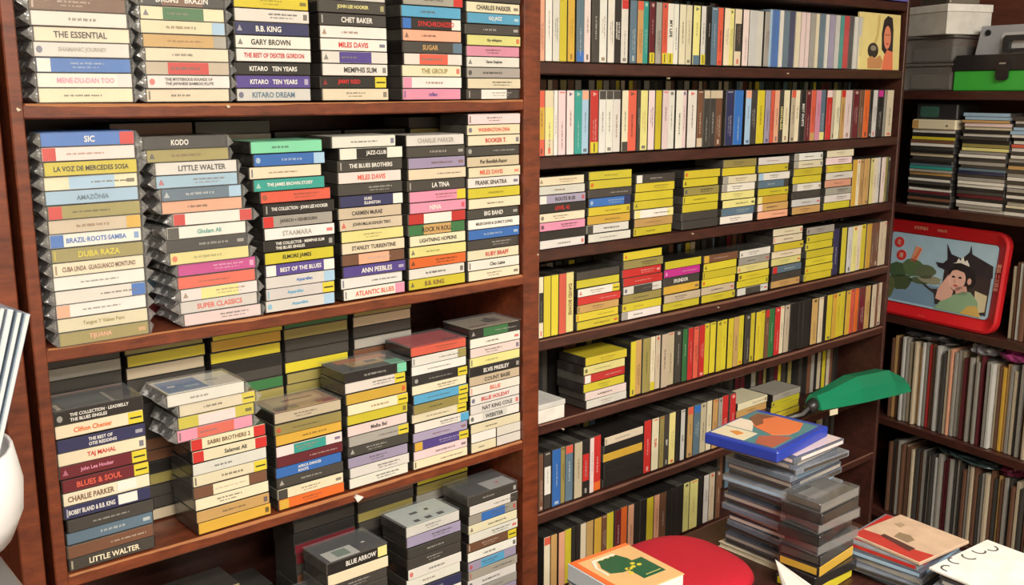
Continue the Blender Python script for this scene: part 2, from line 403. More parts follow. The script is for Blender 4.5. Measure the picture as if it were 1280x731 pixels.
def join_cassettes(specs, name, label):
    """the small far ones, joined: same geometry, one object"""
    from mathutils import Euler
    v = []; f = []; mi = []; cols_ = []; mats = [m_case, m_card, m_paint]
    for code, loc, rot, label_, group, thick, cover, prints, length, seed in specs:
        Mx = Matrix.Translation(loc) @ Euler(rot).to_matrix().to_4x4() @ Matrix.Diagonal((length, 1, thick/CT, 1))
        for nm, me, l, c in cassette_parts(code, cover, prints, seed):
            k = mats.index(me.materials[0]); n = len(v); cc = col(c)
            v += [tuple(Mx @ (q.co+Vector(l))) for q in me.vertices]
            for p in me.polygons: f.append(tuple(n+i for i in p.vertices)); mi.append(k); cols_ += list(cc)*len(p.vertices)
    me = bpy.data.meshes.new(name); me.from_pydata(v, [], f)
    for m in mats: me.materials.append(m_joined[m])
    me.polygons.foreach_set('material_index', mi)
    at = me.color_attributes.new('tint', 'FLOAT_COLOR', 'CORNER'); at.data.foreach_set('color', cols_)
    return tag(ob(name, me), label, 'cassettes', None, 'stuff')
def label_for(code, rest):
    d = parse(code); return '%s%s cassette, %s' % (cname(d['k']), ' stickered' if d['st'] or d['wt'] else '', rest)

def stack(items, xl, xr, py, zshelf, where, group, top=None, dxs=None, back=.004, pitch=None, wrapall=False, cover=True, jit=.0016):
    """items from the top down; xl, xr, py: where its lowest front edge shows; top: pixel height of its top edge"""
    a, b = onY(xl, py, D+back), onY(xr, py, D+back); X = (a.x+b.x)/2; n = len(items)
    if pitch is None:
        pitch = .0170
        if top is not None:
            pitch = (onY((xl+xr)/2, top, D+back).z-zshelf)/n
            pitch = max(.0150, min(.0186, pitch))
    px2m = (b.x-a.x)/(xr-xl)
    lo, hi = (LX0, LX1) if X < LX1 else (MX0, MX1)
    out = []
    for i, code in enumerate(items):
        k = n-1-i; r = random.Random(hash((xl, i, len(code))) & 0xffff)
        dx = (dxs[i]*px2m if dxs else 0)+r.uniform(-jit, jit); dy = r.uniform(0, .004)
        if wrapall and '~' not in code.split(':')[0]: code = code.split(':')[0]+'~'+code[len(code.split(':')[0]):]
        hw = .068 if '~' in code.split(':')[0] and X < .6 else .0562
        dx = max(lo+hw-X, min(hi-hw-X, dx))
        out.append(cassette(code, (X+dx, D+back+dy, zshelf+k*pitch+.0002), (0, 0, RAD(r.uniform(-.9, .9))),
                 label_for(code, '%s down, %s' % (ordw(i+1), where)), group, pitch*.975, cover and i == 0))
    return X, zshelf+n*pitch, out

# ---- narrow bay: every stack is listed from the top down
def nb_where(c, sh): return '%s stack from middle post, narrow bay %s shelf' % (ORD[c-1], sh)
G1, G2, G3, G4 = ['cassette stacks on the narrow bay %s shelf' % s for s in ('top', 'second', 'third', 'lowest')]
Z = LS[1]+.0005
kw = dict(zshelf=Z, group=G1)
stack(['K~:THE FRENCHMAN KIT:W', 'V~', 'W~', 'C~:THE ESSENTIAL:D', 'W~:SHAMANIC JOURNEY:G', 'B-W~', 'W+J~:MENE-DU-DAN TOO:I', 'C~'], 45, 172, 128, where=nb_where(6, 'top'), pitch=.0171, **kw)
stack(['W+R~', 'K=V~:DRUMS   BRAZIN:W', 'C=E~', 'C+S~', 'T+G~', 'C~', 'e=R~', 'W~:THE MYSTERIOUS SOUNDS OF/THE JAPANESE BAMBOO FLUTE:D', 'C~'], 180, 292, 128, where=nb_where(5, 'top'), pitch=.0163, **kw)
stack(['Y', 'W', 'N:B.B. KING:W', 'W:GARY BROWN:D', 'W:THE BEST OF DEXTER GORDON:R', 'K:KITARO   TEN YEARS:W', 'U:KITARO   TEN YEARS:W', 'g:KITARO DREAM:Z'], 297, 392, 127, where=nb_where(4, 'top'), pitch=.0168, **kw)
stack(['g', 'D:JOHN LEE HOOKER:P', 'D:CHET BAKER:W', 'W', 'W:MILES DAVIS:R', 'W=U', 'W:MEMPHIS SLIM:D', 'K*:JIMMY REED:R', 'C'], 401, 488, 127, where=nb_where(3, 'top'), pitch=.0168, **kw)
stack(['c+W', 'G+R', 'c', 'K-B+W:SYNCHRONIZED:R', 'F', 'D+Z:SUGAR:T', 'W=s', 'C:THE GROUP:O', 'W-I', 'I:cvibo:U'], 507, 578, 127, where=nb_where(2, 'top'), pitch=.0168, **kw)
stack(['D', 'C:CHARLES PARKER:D', 'c:GQ JAZZ:W', 'D', 'P:the whispers:D', 'I', 'W:Saren Stephen:D', 'G', 'C', 'D=W'], 587, 651, 126, where=nb_where(1, 'top'), pitch=.0162, **kw)
Z = LS[2]+.0005
kw = dict(zshelf=Z, group=G2)
stack(['B+R~:SIC:W', 'J-R~', 'Y~:LA VOZ DE MERCEDES SOSA:K', 'C=S~', 'S~:AMAZÔNIA:Z', 'O-R~', 'e+o~', 'W-B~:BRAZIL·ROOTS·SAMBA:B', 'O~:DUBA RAZA:Y', 'C~:CUBA LINDA  GUAGUANCO MONTUNO:V', 'W~', 'W+B~', 'W-F~', 'C~:Tangos Y Valses Peru:O', 'O~:TIJUANA:F'],
      60, 190, 436, top=164, dxs=[2, 0, -1, -3, -4, 0, 0, 0, 0, 0, 1, 2, 1, 2, 0], where=nb_where(6, 'second'), back=-.003, **kw)
stack(['K~:KODO:W', 'O~', 'W~:LITTLE WALTER:D', 'S~', 'Z+S~', 'F~', 'W-R+R~!', 'W-D~:Ghulam Ali:A', 'K~', 'P~', 'H~', 's~', 'W=P~', 'g~:SUPER CLASSICS:s', 'J~'],
      224, 327, 404, top=168, dxs=[-30, -25, -18, -20, -12, -14, -1, -10, -10, -8, 0, -1, 0, 1, 2], where=nb_where(5, 'second'), **kw)
stack(['M', 'B+S', 'C', 'A:THE JAMES BROWN STORY:W', 's', 'K:THE COLLECTION · JOHN LEE HOOKER:W', 'G-R:JANSCH + RENBOURN:D', 'W:STAAMARA:G', 'K:THE COLLECTOR · MEMPHIS SLIM/THE BLUES SINGLES:W', 'Y:ELMORE JAMES:K', 'U-W+W:BEST OF THE BLUES:W', 'g+S:Aquarellen:B', 'g*:Aquarellen:c', 'g+S:Aquarellen:c'],
      331, 422, 390, top=175, dxs=[-8, -5, -12, -8, 1, 2, 1, 2, 2, 2, 2, 0, 0, 0], where=nb_where(4, 'second'), **kw)
stack(['W', 'W=K:JAZZ-CLUB:W', 'D:THE BLUES BROTHERS:W', 'W:MILES DAVIS:s', 'D', 'N+W:DUKE/ELLINGTON:W', 'e:CARMEN McRAE:D', 'e:JOHN McLAUGHLIN TRIO:D', 'P', 'C:STANLEY TURRENTINE:D', 'V=F', 'U:ANN PEEBLES:W', 'W', 'W+I:ATLANTIC BLUES:s'],
      430, 506, 374, top=169, dxs=[-6, 1, 0, 0, 0, 0, -1, -1, 0, 0, 0, 0, 0, 2], where=nb_where(3, 'second'), **kw)
stack(['g:CHARLIE PARKER:G', 'D', 'L', 'C', 'D:LA TINA:W', 'I+Y', 'I:NINA:W', 'R=W!', 'E=T:ROCK N ROLL:K', 'C:LIGHTNING HOPKINS:D', 'P', 'Q', 'W', 'Y:B.B. KING:V'],
      513, 583, 360, top=168, where=nb_where(2, 'second'), **kw)
stack(['J', 'C:WASHINGTON DINA:s', 'C:BOOKER T.:R', 'D', 'e:Pur Bundish-Razor:K', 'C:MILES DAVIS:s', 'W:FRANK SINATRA:D', 'Y', 'C', 'D:BIG BAND:W', 'W:MILES DAVIS & QUINCY JONES:D', 'B', 'D', 'C:RUBY BRAFF:R', 'W:Cleo Laine:K', 'C'],
      587, 651, 348, top=142, where=nb_where(1, 'second'), **kw)
Z = LS[3]+.0005
kw = dict(zshelf=Z, group=G3)
H3 = {}
H3[6] = stack(['K:THE COLLECTION · LEADBELLY/THE BLUES SINGLES:W', 'C*:Clifton Chenier:Q', 'N:THE BEST OF/OTIS REDDING:W', 'C:TAJ MAHAL:R', 'X*:John Lee Hooker:I', 'X*:BLUES & SOUL:s', 'C#:CHARLIE PARKER:V', 'N#:BOBBY BLAND & B.B. KING:W', 'D', 'Z', 'V', 'D:LITTLE WALTER:C'],
      86, 194, 702, top=503, dxs=[-6, -2, -1, -2, -1, 0, 1, 1, 2, 2, 2, 2], where=nb_where(6, 'third'), cover=False, **kw)
H3[5] = stack(['W~', 'C*~', 'Y=J~', 'I=s~', 'C-R+R:SABRI BROTHERS 2:V', 'C-R+R:Salamat Ali:D', 'g', 'C*', 'V=C', 'C', 'T', 'o'],
      240, 345, 660, top=478, dxs=[-24, -12, -14, -16, 0, 0, -2, 0, 0, 0, 1, 1], where=nb_where(5, 'third'), cover=False, **kw)
H3[4] = stack(['e', 'O', 'o', 'J=A', 'X', 'B:AFRICA DANCES/ROOTS:W', 'D', 'C-D', 'Q-o'], 350, 430, 632, top=508, where=nb_where(4, 'third'), cover=False, **kw)
H3[3] = stack(['K+M', 'W*', 'o', 'C*', 'Y', 'J:Melba Bel:D', 'G*', 'D', 'L', 'W', 'W'], 437, 513, 610, top=458, where=nb_where(3, 'third'), cover=False, **kw)
H3[2] = stack(['s', 'W+O', 'W', 'K*', 'C', 'c*', 'O*', 'C*', 'W+c', 'L', 'U-o*', 'J', 'C'], 517, 587, 588, top=428, where=nb_where(2, 'third'), cover=False, **kw)
X, zt, _ = stack(['K=E', 'W', 'J', 'P', 'K:ELVIS PRESLEY:W', 'e:COUNT BASIE:D', 'W:BILLIE:s', 'W:BILLIE HOLIDAY:R', 'W:NAT KING COLE:D', 'W=g:WEBSTER:K', 'C'], 588, 653, 541, zshelf=Z+.034, top=406, where=nb_where(1, 'third'), group=G3, cover=False)
H3[1] = (X, zt, _)
for r_ in range(2):        # two narrow boxes side by side under that stack, twice
    for s_ in (-1, 1):
        cassette('W!' if r_ or s_ > 0 else 'C', (X+s_*.0272, D+.006, Z+r_*.017), (0, 0, 0), 'short white cassette, %s row, %s under first stack from middle post, third shelf' % ('lower' if r_ == 0 else 'upper', 'post end' if s_ > 0 else 'far end'), 'short boxes under the end stack', .0165, length=.49)
Z = LS[4]+.0005
kw = dict(zshelf=Z, group=G4, cover=False)
H4 = {}
H4[4] = stack(['X', 'V', 'D', 'D', 'V', 'D', 'D'], 322, 418, 800, top=713, where=nb_where(4, 'lowest'), **kw)
H4[3] = stack(['K+P:BLUE ARROW:W', 'C!', 'D', 'D', 'D', 'D=e', 'e', 'D', 'D', 'D'], 402, 496, 780, top=664, where=nb_where(3, 'lowest'), **kw)
H4[2] = stack(['g', 'L', 'D', 'D', 'W', 'W', 'N', 'W', 'W', 'C', 'G'], 503, 585, 760, top=648, where=nb_where(2, 'lowest'), **kw)
H4[1] = stack(['D', 'W+D', 'G=B', 'C', 'W', 'V*', 'W', 'L=c', 'G', 'W', 'G', 'L', 'W'], 581, 652, 745, top=612, where=nb_where(1, 'lowest'), **kw)
H4[5] = stack(['O', 'C', 'e', 'D', 'T', 'D', 'V', 'D', 'D'], 205, 318, 830, top=692, back=.07, where=nb_where(5, 'lowest'), **kw)

# top tapes whose lids show: clear shell over a printed cover
def lid(h, base, pats, text=None, over=(0, 0, 0, 0)):
    tape = h[2][0]
    ob('cover_card', box_me('cover_card', -.051, .051, .001, .066, CT-.001, CT+.0006, m_card), tape, color=base)
    for i, (x0, x1, y0, y1, c) in enumerate(pats):
        ob('cover_print', box_me('cover_print', x0, x1, y0, y1, CT+.0002, CT+.0009+.0001*i, m_card), tape, color=c)
    ob('lid', box_me('lid', -.0548+over[0], .0548+over[1], -.0016+over[2], .0705+over[3], CT+.0013, CT+.0028, m_clear, .0006), tape)
lid(H3[6], (52, 46, 42), [(-.038, .015, .008, .05, (60, 70, 72)), (.017, .021, .006, .05, 'G'), (.027, .045, .01, .045, (66, 56, 58)), (-.047, -.042, .01, .03, 'e')])
lid(H3[5], 'W', [(-.048, .006, .006, .06, (70, 120, 180)), (-.02, .0, .02, .026, 'S'), (.012, .03, .03, .034, 'G'), (-.04, -.03, .03, .035, 'W')])
lid(H3[4], (170, 130, 100), [(-.04, .04, .03, .06, (196, 160, 124)), (-.046, -.01, .004, .02, (104, 70, 54)), (.02, .048, .004, .018, (150, 50, 46)), (-.02, .03, .04, .046, (120, 70, 48))], over=(0, .0, 0, 0))
lid(H3[3], (58, 60, 56), [(-.04, .045, .045, .064, (196, 110, 50)), (-.03, .03, .02, .045, (186, 150, 90)), (.0, .02, .028, .04, (80, 50, 34)), (.025, .05, .0, .022, 'M')], over=(-.006, .004, -.004, 0))
lid(H3[2], (200, 60, 66), [(.01, .045, .006, .010, (60, 24, 30)), (-.045, .03, .018, .02, (150, 40, 46))], over=(-.006, .0, -.002, 0))
lid(H3[1], (170, 156, 134), [(.0, .03, .02, .042, (90, 80, 70)), (.012, .02, .03, .05, (60, 54, 48)), (-.045, -.01, .01, .015, 'V')])
lid(H4[4], (66, 36, 40), [(-.012, .02, .02, .044, (206, 140, 124)), (-.02, -.004, .028, .04, (190, 120, 108)), (-.002, .004, .03, .036, (60, 30, 34))])
lid(H4[3], (40, 36, 40), [(-.046, .006, .002, .034, 'g'), (-.03, -.006, .008, .03, (120, 140, 124)), (.008, .048, .012, .064, (34, 30, 40)), (.024, .03, .026, .03, 'W')])
lid(H4[2], (206, 214, 208), [(-.03, -.02, .006, .014, 'D'), (-.008, .004, .006, .014, 'D'), (.016, .028, .006, .014, 'D'), (-.02, -.006, .034, .04, 'D'), (.01, .016, .034, .04, 'D')], over=(-.004, 0, 0, 0))
lid(H4[1], (52, 48, 48), [(-.005, .05, .002, .036, (180, 178, 176)), (.02, .028, .018, .022, 's'), (-.04, -.01, .03, .06, (36, 32, 34))])

# ---- back rows (far inside the shelves): more than can be told apart
def mass(name, boxes, label, group=None):
    """boxes: (x0,x1,y0,y1,z0,z1,colour) each a little case with a proud spine; joined"""
    v = []; f = []; mi = []; mats = {}
    me = bpy.data.meshes.new(name)
    for (x0, x1, y0, y1, z0, z1, k) in boxes:
        for (a0, a1, b0, b1, c0, c1, kk) in ((x0, x1, y0+.0006, y1, z0, z1, (62, 59, 55)), (x0+.001, x1-.001, y0, y0+.004, z0+.001, z1-.001, k)):
            n = len(v); v += [(a0, b0, c0), (a1, b0, c0), (a1, b1, c0), (a0, b1, c0), (a0, b0, c1), (a1, b0, c1), (a1, b1, c1), (a0, b1, c1)]
            ff = [(0, 3, 2, 1), (4, 5, 6, 7), (0, 1, 5, 4), (1, 2, 6, 5), (2, 3, 7, 6), (3, 0, 4, 7)]
            f += [tuple(n+i for i in q) for q in ff]
            if kk not in mats: mats[kk] = len(mats)
            mi += [mats[kk]]*6
    me.from_pydata(v, [], f)
    for kk in mats:
        nm = 'back_row_%s' % str(kk)
        m = bpy.data.materials.get(nm)
        if not m:
            m, t, p = mat(nm); p.inputs['Base Color'].default_value = col(kk); p.inputs['Roughness'].default_value = .4
        me.materials.append(m)
    me.polygons.foreach_set('material_index', mi)
    o = ob(name, me); return tag(o, label, 'cassettes', group, 'stuff')
rb = random.Random(3)
BKC = [PAL[k][1:] for k in 'KDDKGVDKDYZeDVOGX']
boxes = []
for si, z in enumerate(LS[1:], 1):
    top = LS[si-1]-.02; x = LX0+.004
    while x+.11 < LX1:
        n = int((top-z-rb.uniform(.0, .012))/.0171); xx = x+rb.uniform(0, .004)
        if si == 4 and x < .65: n = min(n, 6)
        if not (si == 3 and .88 < x < .96) and not (si == 4 and x < .44):
            for i in range(n):
                zz = z+.0008+i*.0171; j = rb.uniform(-.0015, .0015); y0 = D+(.088 if si < 4 or x > .6 else .15)+rb.uniform(0, .006)
                k = rb.choice(BKC)
                if si == 3 and .54 < x < .70 and rb.random() < .6: k = PAL[rb.choice('YEoO')][1:]
                boxes.append((xx+j, xx+j+.109, y0, y0+.07, zz, zz+.0165, k))
        x += .1165
mass('cassette_back_row', boxes, 'dim rows of stacked cassettes behind the front stacks of narrow bay')
boxes = []
for si, z in enumerate(MS[1:8], 1):
    x = MX0+.004; 
    while x < MX1-.03:
        wd = rb.choice((.0165, .0165, .0165, .012)); h = .109 if si < 6 else .105
        if rb.random() < (.93 if si != 7 else .6):
            y0 = D+.095+rb.uniform(0, .01)
            k = rb.choice(BKC)
            if si == 1 and x+wd > onY(950, 60).x: break
            if si == 5 and 1.118 < x < 1.135: k = PAL['T'][1:]
            boxes.append((x, x+wd-.0006, y0, y0+.07, z+.0005+(.018 if si in (1, 2) else 0), z+h+(.018 if si in (1, 2) else 0), k))
        x += wd+rb.choice((0, 0, .001, .004))
mass('cassette_back_row', boxes, 'dim rows of upright cassettes behind the front rows of wide bay')
# low riser boards under those back rows on the two upper shelves of the wide bay
for z in MS[1:3]: bpart('riser', MX0+.002, (MX1-.002 if z < MS[1] else onY(952, 60).x), D+.09, D+DEP-.013, z+.0002, z+.018, m_dwood, 0)

# ---- wide bay; some plain black cassettes stand in for its dark gaps
LATER = []
def wb_up(n, sh): return '%s upright from middle post, wide bay %s shelf' % (ordw(n), sh)
SHN = ['', 'top', 'second', 'third', 'fourth', 'fifth', 'sixth', 'seventh']
CNT = {}
def row(si, items, py, off=0, sc=1, back=.006, h=1.0, lean=0):
    """upright cassettes: (left edge, right edge, code) read off a magnified view"""
    z = MS[si]+.0006
    last = None
    for (a, b, code) in items:
        A_, B_ = onY(off+a/sc, py, D+back), onY(off+b/sc, py, D+back)
        x0 = A_.x if last is None else max(A_.x, last+.0003); th = B_.x-x0
        th = max(.009, min(.030, th))
        if x0+th > MX1-.001: th = MX1-.001-x0
        if th < .006: continue
        CNT[si] = CNT.get(si, 0)+1; r = random.Random(int(si*1000+x0*1e4))
        cassette(code, (x0, D+back+r.uniform(0, .004), z+.0545*h), (0, RAD(90), 0), label_for(code, wb_up(CNT[si], SHN[si])), 'upright cassettes on the wide bay %s shelf' % SHN[si], th*.985, length=h)
        last = x0+th
# top shelf
row(1, [(90, 118, 'F'), (120, 153, 'W'), (155, 188, 'W'), (190, 226, 'Y'), (230, 263, 'o'), (265, 302, 'Z+B'), (305, 335, 'J'), (337, 373, 'D'), (375, 410, 'W'), (413, 445, 'W'), (447, 476, 'K:FATS DE LUX/BROADWAY:W'), (480, 513, 'W-R'), (515, 547, 'Z'), (550, 578, 'T-s'), (580, 605, 'A'), (607, 632, 'X*'), (635, 662, 'G'), (665, 691, 's*'), (693, 722, 'W*:MY LIFE:D'), (725, 748, 'W'), (750, 780, 'C'), (783, 810, 'C'), (813, 845, 'P+Z'), (847, 868, 'W*'), (870, 896, 'K'), (900, 930, 'Z'), (932, 956, 's'), (958, 983, 'C'), (985, 1007, 'P'), (1008, 1040, 'C=D'), (1043, 1070, 'J'), (1072, 1110, 'g!'), (1110, 1143, 'g!'), (1145, 1172, 'G')], 60, 650, 3.75)
# second shelf
row(2, [(27, 84, 's=o'), (88, 168, 'C=P'), (171, 207, 'W'), (209, 280, 'J'), (284, 354, 'J'), (357, 428, 'A'), (431, 494, 'S-F'), (499, 575, 'R*'), (578, 642, 'W-D'), (644, 710, 'W-D'), (712, 783, 'W-D'), (785, 842, 'C+D'), (845, 926, 's'), (928, 946, 'D'), (948, 1032, 'P'), (1036, 1094, 'J'), (1098, 1152, 'Y')], 160, 670, 7.31)
row(2, [(60, 116, 'J'), (120, 177, 'W'), (180, 243, 'W'), (246, 288, 'J'), (290, 372, 'W'), (376, 428, 'V+e'), (430, 486, 'D-e'), (488, 546, 'D-e'), (548, 610, 'V-e')], 155, 820, 7.31)
row(2, [(645, 715, 'N'), (720, 812, 'B'), (815, 866, 'S-F'), (870, 928, 'D'), (930, 1000, 'Y'), (1002, 1050, 'L'), (1052, 1086, 's'), (1088, 1130, 'F'), (1132, 1174, 'D:NOSTALGIA:P')], 150, 820, 7.31)
row(2, [(75, 133, 'C'), (135, 175, 'e-s'), (177, 222, 'C'), (224, 270, 'K:BEST DUETS:W'), (272, 318, 'X'), (320, 362, 's+T'), (364, 408, 'I'), (410, 456, 'Z+P'), (458, 508, 'R-J'), (511, 540, 'e'), (542, 590, 'C'), (592, 632, 'T-R'), (635, 708, 'J'), (711, 766, 'X'), (768, 800, 'V'), (802, 852, 'Q'), (855, 884, 'K'), (886, 930, 'g'), (935, 982, 'K-H'), (985, 1006, 'G'), (1008, 1084, 'C')], 145, 970, 7.31)
# third shelf
def wb_st(c, sh): return '%s stack from middle post, wide bay %s shelf' % (ORD[c-1], SHN[sh])
def mstack(si, c, items, xl, xr, py, top, **k): return stack(items, xl, xr, py, MS[si]+.0006, wb_st(c, si), 'cassette stacks on the wide bay %s shelf' % SHN[si], top=top, back=k.pop('back', .006), jit=.0012, cover=k.pop('cover', False), **k)
mstack(3, 1, ['C', 'g', 'L-W:ROUTE B-20:D', 'K:LEVEL 42:R', 'C', 'I', 'K!', 'W'], 675, 731, 311, 220)
mstack(3, 2, ['Y', 'Y', 'D', 'B+N', 'Y', 'o', 'W-D', 'W'], 734, 789, 302, 213)
mstack(3, 3, ['D-W', 'Y', 'Y', 'Y', 'W-P+P', 'T', 'Y'], 791, 843, 296, 217)
mstack(3, 4, ['Y', 'Y', 'O', 'Y', 'Y', 'D!', 'D!'], 851, 899, 290, 212)
mstack(3, 5, ['O', 'Y', 'C-G', 'W-G', 'P', 'P', 'Z', 'W'], 900, 944, 283, 199)
mstack(3, 6, ['W', 'Y', 'W-S', 'Z+D', 'Y', 'o-P', 'T-J', 'F'], 945, 985, 277, 196)
mstack(3, 7, ['W-G', 'C-G', 'Y', 'Y', 'W-G', 'D!', 'g', 'T'], 988, 1026, 271, 191)
mstack(3, 8, ['C', 'J', 'Y', 'W', 'F', 'G', 'W', 'Y'], 1029, 1064, 265, 187)
row(3, [(1065.5, 1071, 'o'), (1071, 1075, 'C'), (1075, 1079.5, 'T'), (1080, 1084, 'T'), (1084, 1088, 'T'), (1088, 1092, 'P'), (1092, 1097, 'C'), (1097, 1101, 'g'), (1101, 1106, 'J'), (1106, 1110, 'O'), (1110, 1113, 'D')], 225)
# fourth shelf
row(4, [(674, 679.5, 'C=K'), (680, 689, 'Y!'), (689.5, 698.5, 'Y!'), (699, 708, 's!'), (708.5, 718, 'P:DAVID BOWIE:V')], 385)
mstack(4, 1, ['D!', 'Y', 'W*', 'R', 'T', 'Y', 'Y'], 721, 775, 414, 337)
mstack(4, 2, ['Y', 'O', 'R', 'R', 'g=D', 'O', 'Y', 'W-G'], 778, 827, 403, 313)
mstack(4, 3, ['Y', 'H', 'D:SPLENDOR:W', 'o', 'e', 'Y'], 830, 875, 391, 324)
mstack(4, 4, ['V-o', 'Y', 'Y', 'Y', 'e', 'Y'], 877, 920, 380, 317)
mstack(4, 5, ['W', 'G', 'P', 'Y', 'Y', 'g=D'], 922, 960, 373, 311)
mstack(4, 6, ['C', 'C', 'Y', 'C', 'P', 'Z-R', 'D!', 'T'], 964, 1001, 362, 285)
mstack(4, 7, ['G', 'Y', 'Y', 'Y', 'Y', 'Y', 'Y'], 1005, 1040, 353, 283)
row(4, [(1043, 1050, 'N'), (1053, 1059, 'Y'), (1059, 1065, 'g'), (1065, 1071, 'P'), (1071, 1077, 'C'), (1077, 1083, 'Y'), (1083, 1089, 'o'), (1089, 1094, 'V'), (1094, 1099, 'V'), (1099, 1105, 'e'), (1105, 1110, 'e')], 310)
# fifth shelf
mstack(5, 1, ['Y', 'P', 'R-W', 'Y', 'J', 'W'], 730, 786, 506, 442, dxs=[0, -3, -2, -3, -1, 1], cover=True)
row(5, [(45, 78, 'Y'), (80, 122, 'T'), (125, 175, 'O'), (178, 208, 'C+Y'), (210, 242, 'e'), (245, 285, 'e'), (288, 335, 'e'), (340, 382, 'D'), (385, 415, 'E'), (418, 450, 'R'), (453, 485, 's'), (488, 525, 'R'), (527, 563, 'Y'), (566, 602, 'Y'), (605, 637, 'Y'), (640, 672, 'Y'), (676, 710, 'Y'), (714, 748, 'T'), (750, 780, 'Y'), (783, 818, 'D'), (820, 850, 'Y'), (852, 882, 'Y'), (885, 915, 'Y')], 450, 780, 5.22)
row(5, [(141, 165, 'V-R'), (165, 200, 'E'), (205, 240, 'R'), (242, 266, 'C'), (268, 300, 'e'), (302, 328, 'K!'), (330, 356, 'K!'), (358, 384, 'K!'), (386, 412, 'K!'), (414, 440, 'K!'), (442, 482, 'T'), (485, 514, 'C'), (516, 538, 'K!'), (540, 574, 'Y'), (576, 604, 'o'), (606, 631, 'Y'), (633, 661, 'Y'), (663, 691, 'o'), (693, 719, 's'), (721, 745, 'Q'), (747, 785, 'X'), (790, 822, 'T'), (825, 852, 'e'), (854, 867, 'V'), (869, 900, 'e')], 400, 930, 5.22)
# sixth shelf
row(6, [(20, 52, 'V'), (60, 108, 'D=W'), (115, 176, 'B'), (178, 207, 'O'), (210, 264, 'Z-s'), (270, 326, 'e'), (330, 378, 'K=R'), (380, 408, 'J'), (410, 462, 'R+Q')], 590, 670, 5.62)
mstack(6, 1, ['C', 'K!', 'o!', 'K!', 'K!', 'K!'], 755, 804, 598, 540)
row(6, [(760, 810, 'R'), (812, 862, 'C:花之影月:R'), (865, 897, 'O'), (900, 933, 'D:我你他:W'), (935, 978, 'P'), (980, 1010, 'K!'), (1012, 1040, 'g:中山情:K')], 560, 670, 5.62)
row(6, [(390, 428, 'T-s'), (432, 478, 'Z-B'), (480, 520, 'e'), (525, 560, 'C'), (562, 598, 'T'), (600, 628, 'G'), (632, 676, 'R'), (680, 720, 'R')], 545, 790, 5.62)
mstack(6, 2, ['C', 'T', 'V', 'D', 'D'], 919, 958, 549, 500, cover=True)
mstack(6, 3, ['G', 'Y', 'Y', 'Y', 'D'], 962, 999, 537, 490, cover=True)
# seventh shelf
row(7, [(75, 127, 'C-s!'), (130, 182, 'T!'), (190, 242, 'F!'), (245, 298, 'Y!'), (301, 332, 'K!'), (334, 366, 'K!'), (370, 416, 'C!'), (418, 476, 'T!'), (480, 540, 'o!'), (545, 588, 'V'), (590, 646, 'Y!'), (650, 702, 'X'), (705, 757, 'Q!'), (760, 806, 'F'), (810, 856, 'K!'), (858, 906, 'K!'), (910, 965, 'Y!'), (968, 1012, 'F'), (1015, 1066, 'V')], 670, 670, 6.58)
row(7, [(240, 278, 'K!'), (281, 320, 'K!'), (323, 366, 'K!'), (370, 410, 'P'), (412, 470, 'P'), (475, 505, 'K!'), (510, 545, 'g'), (548, 586, 'e'), (590, 622, 'V')], 620, 790, 5.62)

LATER.sort(key=lambda q: (Vector(q[1])-CAM).dot(FW))
made = sum(1 for o in bpy.data.objects if o.name.split('.')[0] == 'cassette')
room = 300-made-9
for q in LATER[:room]: make_cassette(q)
join_cassettes(LATER[room:], 'cassette_rows', 'far rows and stacks of cassettes towards the corner end of the wide bay')
# white cardboard box at the left end of the fifth shelf
p0, p1 = onY(675, 530), onY(720, 505)
t = thing('cardboard_box', 'low white cardboard box at the post end of the wide bay fifth shelf', 'box', (MX0+.001, D+.004, MS[5]+.0006))
ob('body', box_me('body', 0, .066, 0, .068, 0, .024, m_paper, .001), t, color='W')
ob('lid', box_me('lid', -.0004, .0672, -.0012, .069, .0245, .034, m_paper, .0012), t, color='g')

# slim jewel cases standing at the end of the top shelf
cds = [('S', 942, 947), ('B', 947, 953), ('S', 953, 959), ('W', 959, 965)]
me_jc = box_me('case', 0, 1, 0, .140, 0, .124, m_clear, 0); me_jt = box_me('tray_card', .06, .94, .0015, .137, .001, .1225, m_card, 0)
def jewel(x0, th, k, n, sh, z, back=.004, h=.113):
    o = thing('compact_disc_case', '%s spined disc case, %s of the disc row, wide bay %s shelf' % (cname(k), ordw(n), sh), 'disc case', (x0, D+back, z), group='disc cases on the wide bay top shelf')
    o.scale = (th*.96, 1, h/.124)
    ob('case', me_jc, o); ob('tray_card', me_jt, o, color=k)
zz = MS[1]+.0006
seq = 'SBWZNCJJGCZWLgARD' + 'Wg'
edges = [0, 45, 85, 140, 190, 240, 285, 325, 375, 410, 465, 500, 555, 600, 635, 685, 725, 765, 800]
n = 1
for a, b, k in ((964, 967, 'S'), (967, 970, 'B')):
    xa, xb = onY(a, 60).x, onY(b, 60).x; jewel(xa, xb-xa, k, n, 'top', zz); n += 1
for i in range(len(edges)-1):
    xa, xb = onY(970+edges[i]/7.31, 60).x, onY(970+edges[i+1]/7.31, 60).x
    jewel(xa, xb-xa, seq[(i+1) % len(seq)], n, 'top', zz); n += 1
